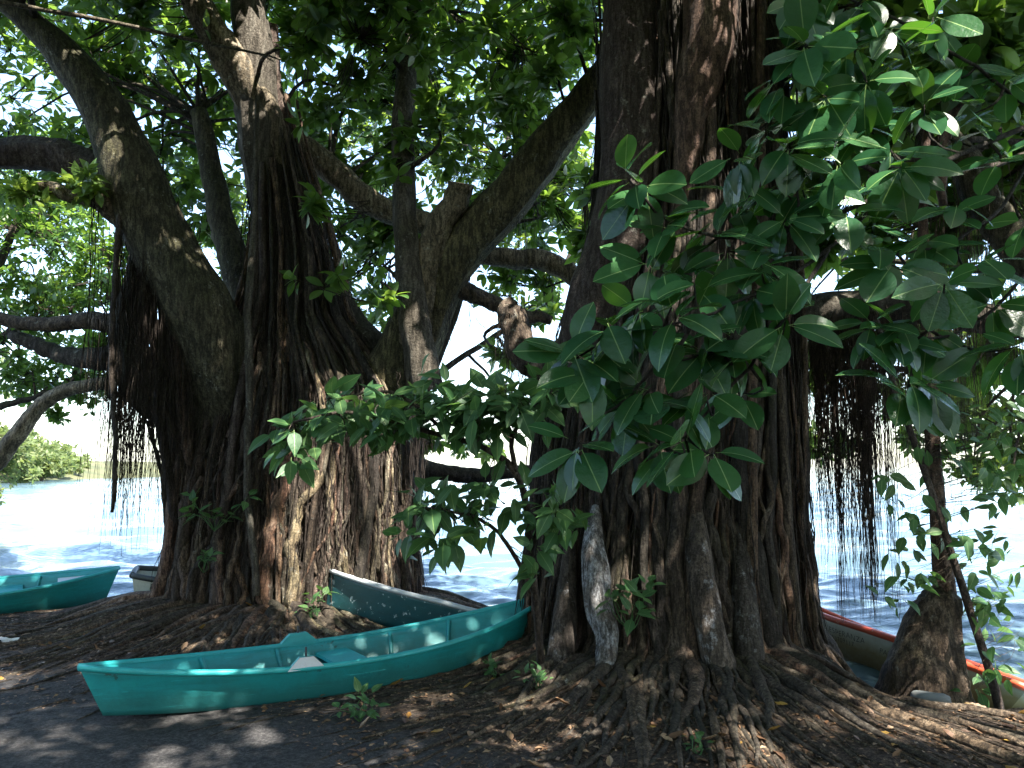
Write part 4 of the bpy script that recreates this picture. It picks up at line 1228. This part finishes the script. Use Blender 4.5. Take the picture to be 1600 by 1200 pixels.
# distant bank: bushes and trees far across the water
for k, (px, d, h) in enumerate(((-60, 108, 9), (-5, 112, 8.5), (30, 120, 8.0), (60, 128, 7.0), (85, 136, 6.0), (105, 148, 5.2), (122, 160, 4.4), (20, 100, 4.5), (70, 118, 3.5))):
    x = (px - 800) / F * d
    o = thing('distant_tree', 'pale sunlit bushy tree on the distant bank across the lake', 'tree', (x, d, WATER + 0.2), 'trees on the distant bank')
    m_ = MB(); tube(m_, [(x, d, WATER - 0.3), (x + 0.2, d, h * 0.3), (x, d + 0.2, h * 0.7)], [0.3, 0.2, 0.08], 7, 0.05); part('trunk', m_, M['bark_pale'], o)
    Pd = ellipsoids([(x, d, h * 0.5, h * 0.62, h * 0.6, h * 0.46, 300), (x + h * 0.4, d, h * 0.32, h * 0.45, h * 0.4, h * 0.3, 120), (x - h * 0.4, d, h * 0.35, h * 0.45, h * 0.4, h * 0.32, 120)])
    Pd[:, 2] = np.maximum(Pd[:, 2], WATER + 0.1)
    fd = whorl(Pd, updirs(Pd), (5, 7), (0.45, 0.9))
    m_ = MB(); foliage(m_, T_LOW, fd); part('crown', m_, [M['far_leaf'], M['rib']], o)['kind'] = 'stuff'
# nearer overhanging tree at the left shore
far_tree('shore_tree', 'pale sunlit tree hanging low over the lake behind the moored teal boat', (-20.5, 22, g0(-20.5, 22)),
         [([(-20.5, 22, -2), (-20, 22.3, 1), (-18.4, 23, 3), (-16.8, 24, 4)], (0.3, 0.08)), ([(-20, 22.3, 1), (-18, 23.4, 1.6), (-16.2, 24, 1.8)], (0.14, 0.04))],
         [E(0, 740, 24, 0.9, 0.9, 0.8, 110), E(-40, 690, 24, 1.3, 1.0, 1.3, 150), E(10, 700, 24.5, 0.8, 0.8, 0.6, 80), E(-60, 600, 24, 1.5, 1.2, 1.5, 150)],
         [M['far_leaf'], M['rib']], (0.14, 0.24), (5, 8), 0, T_LOW, None, keep=lambda p: np.ones(len(p), bool))


# ------------------------------------------------------------------ boats
class Hull:
    def __init__(s_, L_, Lk, beam, bot, depth, shA=0.08, shB=0.08, rkA=0.03, rkB=0.05, endA=0.03, endB=0.03, pA=2.3, pB=2.3):
        s_.__dict__.update(L=L_, Lk=Lk, beam=beam, bot=bot, depth=depth, shA=shA, shB=shB, rkA=rkA, rkB=rkB, endA=endA, endB=endB, pA=pA, pB=pB)

    def p(s_, s, h, side, inset=0.0):
        q = 2 * s - 1
        e, pw, sh, rk = (s_.endA, s_.pA, s_.shA, s_.rkA) if q < 0 else (s_.endB, s_.pB, s_.shB, s_.rkB)
        a = abs(q)
        shp = e + (1 - e) * (1 - a ** pw)
        bt = s_.beam / 2 * shp
        bo = s_.bot / 2 * (e * 0.6 + (1 - e * 0.6) * (1 - a ** (pw * 0.85)))
        k = rk * a ** 2.4; g = s_.depth + sh * a ** 2
        y = bo + (bt - bo) * max(h, 0) ** 0.8
        y = max(y - inset, 0.004)
        x = (s - 0.5) * (s_.Lk * (1 - h) + s_.L * h)
        z = k + (g - k) * h
        return np.array([x, side * y, z])


def boat(name, label, hull, loc, rz, pitch, roll, mats, ribs=(), thwarts=(), locks=(), group=None, rim=0.022):
    o = thing(name, label, 'boat', (0, 0, 0), group)
    ss = np.linspace(0, 1, 41); hs = [0, 0.12, 0.3, 0.5, 0.7, 0.88, 1.0]
    mb = MB()
    rows = []
    for s in ss:
        ring = [hull.p(s, h, -1) for h in hs[::-1]] + [hull.p(s, h, 1) for h in hs]
        inn = [hull.p(s, max(h, 0.12), 1, 0.02) for h in hs[::-1]] + [hull.p(s, max(h, 0.12), -1, 0.02) for h in hs]
        rows.append(ring + inn)
    rows = np.array(rows); n, k = rows.shape[:2]
    i, j = np.meshgrid(np.arange(n - 1), np.arange(k), indexing='ij'); j2 = (j + 1) % k
    mb.add(rows.reshape(-1, 3), np.stack([i * k + j, (i + 1) * k + j, (i + 1) * k + j2, i * k + j2], -1).reshape(-1, 4))
    m14 = len(hs) * 2
    for e in (0, n - 1):
        ring = rows[e][:m14]; c = ring.mean(0)
        V = np.vstack([ring, c]); jj = np.arange(m14)
        f = np.stack([jj, (jj + 1) % m14, np.full(m14, m14)], -1)
        mb.add(V, f if e else f[:, ::-1])
    hull_o = part('hull', mb, mats['hull'], o)
    for sd in (-1, 1):
        P_ = np.array([hull.p(s, 1.0, sd) + np.array([0, sd * 0.004, 0.004]) for s in ss])
        mb = MB(); tube(mb, P_, rim, 8, 0.03); part('gunwale', mb, mats['rim'], o)
        for s in ribs:
            P_ = np.array([hull.p(s, h, sd, 0.028) for h in np.linspace(0.14, 0.97, 8)])
            mb = MB(); tube(mb, P_, 0.018, 6, 0.03); part('rib', mb, mats['hull'], o)
    for e in (0.0, 1.0):
        P_ = np.array([hull.p(e, 1, -1), hull.p(e, 1, 1)])
        if abs(P_[1][1] - P_[0][1]) > 0.08:
            mb = MB(); tube(mb, resample(np.array([P_[0], P_[0] * 0.5 + P_[1] * 0.5 + [0, 0, 0.01], P_[1]]), 7), rim, 8, 0.03); part('transom_rim', mb, mats['rim'], o)
    for s, h, wd, mt in thwarts:
        e0 = s - wd / 2 / hull.L; e1 = s + wd / 2 / hull.L
        cn = [hull.p(e0, h, -1, 0.012), hull.p(e1, h, -1, 0.012), hull.p(e1, h, 1, 0.012), hull.p(e0, h, 1, 0.012)]
        mb = MB(); mb.add(np.array(cn + [c_ - np.array([0, 0, 0.025]) for c_ in cn]), [[0, 1, 2, 3], [7, 6, 5, 4], [0, 4, 5, 1], [1, 5, 6, 2], [2, 6, 7, 3], [3, 7, 4, 0]])
        tag(part('thwart', mb, M[mt] if mt else mats['rim'], o, smooth=False))
    for s, sd, mt in locks:
        c = hull.p(s, 1.0, sd)
        t0 = hull.p(s + 0.03, 1.0, sd) - c; an = math.atan2(t0[1], t0[0])
        prof = np.array([(-0.20, -0.02), (-0.15, 0.02), (-0.075, 0.075), (0.075, 0.075), (0.15, 0.02), (0.20, -0.02)]) * (np.array([0.62, 0.85]) if mt else np.array([0.85, 1.0]))
        V = [(x_, d_, z_) for d_ in (-0.022, 0.022) for x_, z_ in prof]
        V = np.array(V) @ np.array([[math.cos(an), math.sin(an), 0], [-math.sin(an), math.cos(an), 0], [0, 0, 1]])
        f6 = np.array([[0, 1, 2, 3, 4, 5], [11, 10, 9, 8, 7, 6]])
        q = np.array([[k_, k_ + 6, (k_ + 1) % 6 + 6, (k_ + 1) % 6] for k_ in range(6)])
        mb = MB(); mb.addm(V + c + np.array([0, 0, 0.015]), [(f6, 0), (q, 1)])
        lk = part('oarlock_block', mb, [M[mt] if mt else mats['rim'], mats['rim']], o, smooth=False)
        mb = MB(); tube(mb, np.array([c + [0, 0, 0.05], c + [0, 0, 0.14]]), 0.007, 6); part('pin', mb, M['iron'], lk)
    o.location = loc; o.rotation_euler = (roll, pitch, rz)
    return o


R_ = math.radians
teal = Hull(3.52, 3.24, 0.92, 0.61, 0.24, 0.128, 0.208, 0.055, 0.14, 0.03, 0.03, 2.2, 2.4)
tb = boat('rowing_boat', 'bright teal wooden rowing boat lying on the dark sand', teal, (-1.205, 6.125, 0.012), R_(30.33), R_(-1.4), R_(-1.9),
          {'hull': M['teal'], 'rim': M['teal_rim']}, (0.22, 0.38, 0.64, 0.78), ((0.50, 0.74, 0.26, None),), ((0.43, 1, None), (0.375, -1, 'white_board')))
boat('rowing_boat', 'dark teal boat with chipped paint and grey rim, bow up on banyan roots', Hull(2.5, 2.4, 0.85, 0.5, 0.323, 0.055, -0.1, 0.029, 0.0, 0.05, 0.4, 2.0, 3.0), (-0.715, 7.763, 0.0), R_(-18), R_(9.1), R_(-14),
     {'hull': M['dark_teal'], 'rim': M['grey_rim']}, (0.3, 0.5, 0.7), ((0.5, 0.6, 0.2, None),))
boat('rowing_boat', 'teal boat with white inside patches drawn up at the water edge', Hull(3.4, 3.1, 1.05, 0.65, 0.34, 0.05, 0.10, 0.0, 0.06, 0.3, 0.03, 2.6, 2.2), (-6.35, 9.35, -0.14), R_(29), R_(-2), R_(4),
     {'hull': M['teal'], 'rim': M['teal_rim']}, (0.3, 0.55, 0.75), ((0.45, 0.7, 0.3, 'white_board'), (0.66, 0.75, 0.28, 'teal'), (0.86, 0.85, 0.35, 'white_board')))
boat('rowing_boat', 'small white boat with dark rounded rim tucked behind banyan roots', Hull(2.2, 2.1, 0.62, 0.4, 0.40, 0.10, 0.05, 0.0, 0.0, 0.55, 0.1, 2.2, 2.2), (-3.40, 10.0, -0.12), R_(16), R_(0), R_(8),
     {'hull': M['hull_white'], 'rim': M['dark_rim']}, (), (), rim=0.035)
red = Hull(3.176, 2.664, 0.74, 0.378, 0.378, 0.179, -0.057, 0.0, 0.0, 0.04, 0.62, 2.0, 2.6)
eb = boat('rowing_boat', 'stained white boat with orange rim lettered ESPERANZA behind the flared stump', red, (3.215, 7.59, -0.275), R_(-65.4), R_(4.0), R_(-17),
          {'hull': M['stained'], 'rim': M['orange']}, (), ((0.55, 0.7, 0.22, 'hull_white'), (0.9, 0.8, 0.25, 'blue_paint')), rim=0.028)


def lettering(txt, s0, h0, size, slope=0.0):
    cu = bpy.data.curves.new('t', 'FONT'); cu.body = txt; cu.size = 1.0; cu.offset = -0.012; cu.space_character = 1.12
    ob = bpy.data.objects.new('t', cu); C.objects.link(ob)
    dg = bpy.context.evaluated_depsgraph_get()
    me = bpy.data.meshes.new_from_object(ob.evaluated_get(dg))
    V = np.array([v.co[:] for v in me.vertices]); Fc = [list(p.vertices) for p in me.polygons]
    bpy.data.objects.remove(ob); bpy.data.meshes.remove(me)
    W = []
    for x, y, _ in V:
        wob = 0.06 * math.sin(x * 2.3) + 0.04 * math.sin(x * 5.1 + 1)
        s = s0 + x * size * 0.92 / red.L
        h = h0 + (y + wob) * size / 0.45 + slope * x * size
        W.append(red.p(s, min(h, 0.98), -1) + np.array([0, -0.004, 0]))
    mb = MB(); tri = np.array([f for f in Fc if len(f) == 3]); quad = np.array([f for f in Fc if len(f) == 4])
    fl = [(tri, 0)] if len(tri) else []
    if len(quad): fl.append((quad, 0))
    big = [f for f in Fc if len(f) > 4]
    for f in big: fl.append((np.array([f]), 0))
    mb.addm(np.array(W), fl)
    part('lettering', mb, M['ink'], eb)


lettering('.ESPERANZA', 0.432, 0.69, 0.080)
lettering('7003709117', 0.425, 0.545, 0.068)
lettering('/', 0.46, 0.42, 0.06)
lettering('PAN', 0.625, 0.60, 0.072)


# ------------------------------------------------------------------ small plants, stone, driftwood, litter
def small_plant(label, px, py, Y_, n, size, h, group=None, base=None, meshes='sap', name='seedling'):
    b0 = at(px, py, Y_) if base is None else base
    o = thing(name, label, 'plant', tuple(b0), group)
    tips = b0 + np.column_stack([rng.normal(0, h * 0.35, n), rng.normal(0, h * 0.3, n), rng.uniform(0.3, 1, n) * h])
    for t_ in tips:
        m_ = MB(); tube(m_, resample([b0, (b0 + t_) / 2 + rng.normal(0, 0.02, 3), t_], 6), np.linspace(0.005, 0.0025, 6), 5); part('stem', m_, M['sapling'], o)
    fr = whorl(tips, nrm(tips - b0 + np.array([0, -0.1, 0.1])), (3, 5), size, (0.5, 1.3), 0.3)
    leaf_objects(o, ME[meshes], fr)
    return o


def gp(px, py):
    """where the pixel's ray meets the ground"""
    lo, hi = 2.0, 14.0
    ys_ = np.linspace(lo, hi, 1200)
    for y in ys_:
        q = at(px, py, y)
        if q[2] <= ground(q[0], q[1]): return q
    return at(px, py, 8)


small_plant('leafy green seedling on bare sand in front of the teal rowing boat', 0, 0, 0, 7, (0.06, 0.11), 0.16, base=gp(562, 1128))
small_plant('green seedling by the bow end of the teal rowing boat', 0, 0, 0, 4, (0.05, 0.09), 0.10, base=gp(772, 1062))
small_plant('green seedling sprouting among roots below the sapling', 0, 0, 0, 5, (0.05, 0.09), 0.12, base=gp(840, 1080))
small_plant('tuft of broad green leaves growing on the whitewashed banyan trunk', 985, 985, 5.95, 9, (0.09, 0.15), 0.34, name='epiphyte')
small_plant('leafy green tuft growing high on the root curtain of the spreading banyan', 335, 830, 7.95, 8, (0.10, 0.17), 0.36, name='epiphyte')
small_plant('pale green sprig low on the roots of the spreading banyan', 318, 895, 7.9, 5, (0.07, 0.12), 0.25, name='epiphyte')
small_plant('green seedling beside the chipped dark teal bow', 495, 965, 7.75, 5, (0.09, 0.14), 0.2)
small_plant('small green seedling between the roots near the grey stone', 0, 0, 0, 5, (0.05, 0.09), 0.08, base=gp(1385, 1092))
small_plant('tiny green seedling among fallen leaves below the big glossy leaves', 0, 0, 0, 4, (0.04, 0.07), 0.08, base=gp(1090, 1178))

s0 = at(1455, 1104, 5.62); s0[2] = float(ground(s0[0], s0[1]))
g = np.random.default_rng(4)
mb = MB()
n1, n2 = 10, 16
V = []
for a in range(n1 + 1):
    for b2 in range(n2):
        t_ = math.pi * a / n1; p_ = 2 * math.pi * b2 / n2
        v = np.array([math.sin(t_) * math.cos(p_), math.sin(t_) * math.sin(p_), math.cos(t_)])
        v = np.sign(v) * np.abs(v) ** 0.6 * (1 + 0.06 * math.sin(3 * p_ + 1) * math.sin(2 * t_) + g.normal(0, 0.012))
        V.append(v * np.array([0.125, 0.075, 0.045]))
V = np.array(V) @ np.array([[0.97, -0.2, -0.06], [0.2, 0.98, 0], [0.06, 0, 1]])
Q = [[a * n2 + b2, (a + 1) * n2 + b2, (a + 1) * n2 + (b2 + 1) % n2, a * n2 + (b2 + 1) % n2] for a in range(n1) for b2 in range(n2)]
mb.add(V + s0 + np.array([0, 0, 0.075]), Q)
tag(part('stone', mb, M['stone'], org=s0), 'flat grey stone lying on roots at the foot of the flared stump', 'stone')

s0 = at(1272, 898, 15.2); s0[2] = WATER + 0.05
dw = thing('driftwood', 'pale stick floating on the lake beyond the root curtain', 'stick', tuple(s0))
mb = MB(); P, R = limb_path([(1225, 903, 15.2, 6), (1262, 898, 15.25, 7), (1290, 891, 15.3, 6), (1312, 886, 15.3, 3)], 14, 0.01)
P[:, 2] = np.linspace(WATER + 0.02, WATER + 0.16, 14)
tube(mb, P, R, 7, 0.1); part('shaft', mb, M['wood'], dw)
mb = MB(); tube(mb, np.array([P[8], P[8] + [0.10, 0.05, 0.12]]), [0.02, 0.008], 6, 0.1); part('knot', mb, M['wood'], dw)

# pale vine slung across the upper left
P, R = limb_path([(-80, -12, 6.6, 9), (60, 14, 6.9, 8), (180, 36, 7.2, 7), (300, 62, 7.6, 6), (400, 84, 8.2, 4), (440, 92, 8.6, 3)], 30, 0.006)
mb = MB(); tube(mb, P, R, 7, 0.06)
tag(part('hanging_vine', mb, M['bark_pale'], org=P[0]), 'pale bare vine slung from leaning limb to banyan trunk', 'vine')

# white scrap on the sand
s0 = gp(8, 1004)
g = np.random.default_rng(9)
mb = MB(); V = []
for a in range(9):
    for b2 in range(5):
        V.append((a * 0.024 - 0.1, (b2 - 2) * 0.03 + g.normal(0, 0.004), 0.012 + 0.028 * math.sin(a * 0.8) * (1 - 0.2 * b2) + g.normal(0, 0.004) + 0.02 * (b2 - 2) ** 2 / 4))
V = np.array(V); V = np.vstack([V, V - np.array([0, 0, 0.006])])
Q = [[a * 5 + b2, (a + 1) * 5 + b2, (a + 1) * 5 + b2 + 1, a * 5 + b2 + 1] for a in range(8) for b2 in range(4)]
Q = Q + [[x + 45 for x in q[::-1]] for q in Q]
mb.add(V + s0, Q)
tag(part('scrap', mb, M['scrap'], org=s0), 'crumpled white scrap of bark lying on dark sand', 'scrap')

# fallen leaves: single ones, then the fine litter
dead_me = []
for nm, tp in (('dead_leaf', leaf_tpl(7, 0.24, 0.55, 0.2, 0.85, 0.8, 2, 0.12, 0.2, 0.02)), ('dead_leaf_curled', leaf_tpl(7, 0.22, 1.1, -0.3, 0.85, 0.8, 2, 0.12, 0.2, 0.03)), ('dead_leaf_flat', leaf_tpl(7, 0.26, -0.4, 0.15, 0.85, 0.8, 2, 0.12, 0.2, 0.02))):
    dead_me.append(tpl_mesh(nm, tp, [M['dead'], M['dead']]))
    dead_me.append(tpl_mesh(nm + '_yellow', tp, [M['yellow'], M['yellow']]))


def spot(c, rmax, amin, amax):
    while True:
        th = rng.uniform(amin, amax); r = rng.uniform(0.9, rmax)
        x, y = c[0] + r * math.cos(th), c[1] + r * math.sin(th)
        q = np.array([x, y, ground(x, y)]); px, py, _ = proj(q)
        if -10 < px < 1610 and py < 1210: return q


WHERE = [('on the root mound of the spreading banyan', LT, 3.3, 3.3, 5.2, 90), ('among roots of the whitewashed banyan', RT, 3.3, 3.2, 6.0, 230)]
STATE = ['half-folded', 'tightly curled', 'flattened']
for place, c, rm, a0, a1, cnt in WHERE:
    for k in range(cnt):
        q = spot(c, rm, a0, a1)
        yel = rng.random() < 0.16
        kd = int(rng.integers(0, 3))
        me = dead_me[2 * kd + (1 if yel else 0)]
        o = bpy.data.objects.new('fallen_leaf', me)
        s = rng.uniform(0.07, 0.135)
        o.scale = (s, s, s)
        o.rotation_euler = (rng.normal(0, 0.2), rng.normal(0, 0.15), rng.uniform(0, 6.28))
        o.location = q + np.array([0, 0, 0.014])
        C.objects.link(o)
        lb = ('%s yellow fallen leaf lying %s' if yel else '%s brown dead leaf lying %s') % (STATE[kd], place)
        tag(o, lb, 'leaf', ('%s yellow leaves %s' if yel else '%s brown leaves %s') % (STATE[kd], place))

n = 17000
cc = np.where(rng.random(n)[:, None] < 0.35, LT, RT); th = rng.uniform(3.1, 6.3, n); r = rng.uniform(0.9, 3.6, n)
xy = cc + np.column_stack([np.cos(th), np.sin(th)]) * r[:, None]
pos = np.column_stack([xy, ground(xy[:, 0], xy[:, 1]) + rng.uniform(0.0, 0.012, n)])
Xd = nrm(np.column_stack([rng.normal(0, 1, (n, 2)), rng.normal(0, 0.15, n)])); Zd = np.array([0, 0, 1.0]) + rng.normal(0, 0.3, (n, 3))
fr = frames(pos, Xd, Zd, 0.012 + 0.05 * rng.random(n) ** 2)
mb = MB(); foliage(mb, leaf_tpl(3, 0.25, 0.6, 0.1, 0.9, 0.8, 1), fr)
tag(part('leaf_litter', mb, M['dead']), 'brown crumbled leaf litter scattered between the banyan roots', 'leaf litter', kind='stuff')
mb = MB()
for k in range(700):
    c = LT if rng.random() < 0.45 else RT
    P, R = surface_root(c, rng.uniform(3.1, 6.2), rng.uniform(0.9, 2.4), rng.uniform(0.3, 1.1), rng.uniform(0.003, 0.008), 12, 0.8)
    tube(mb, P, R, 4, 0)
tag(part('rootlet_mat', mb, M['root_ground']), 'mat of thin brown rootlets spread over the ground round both banyans', 'rootlets', kind='stuff')
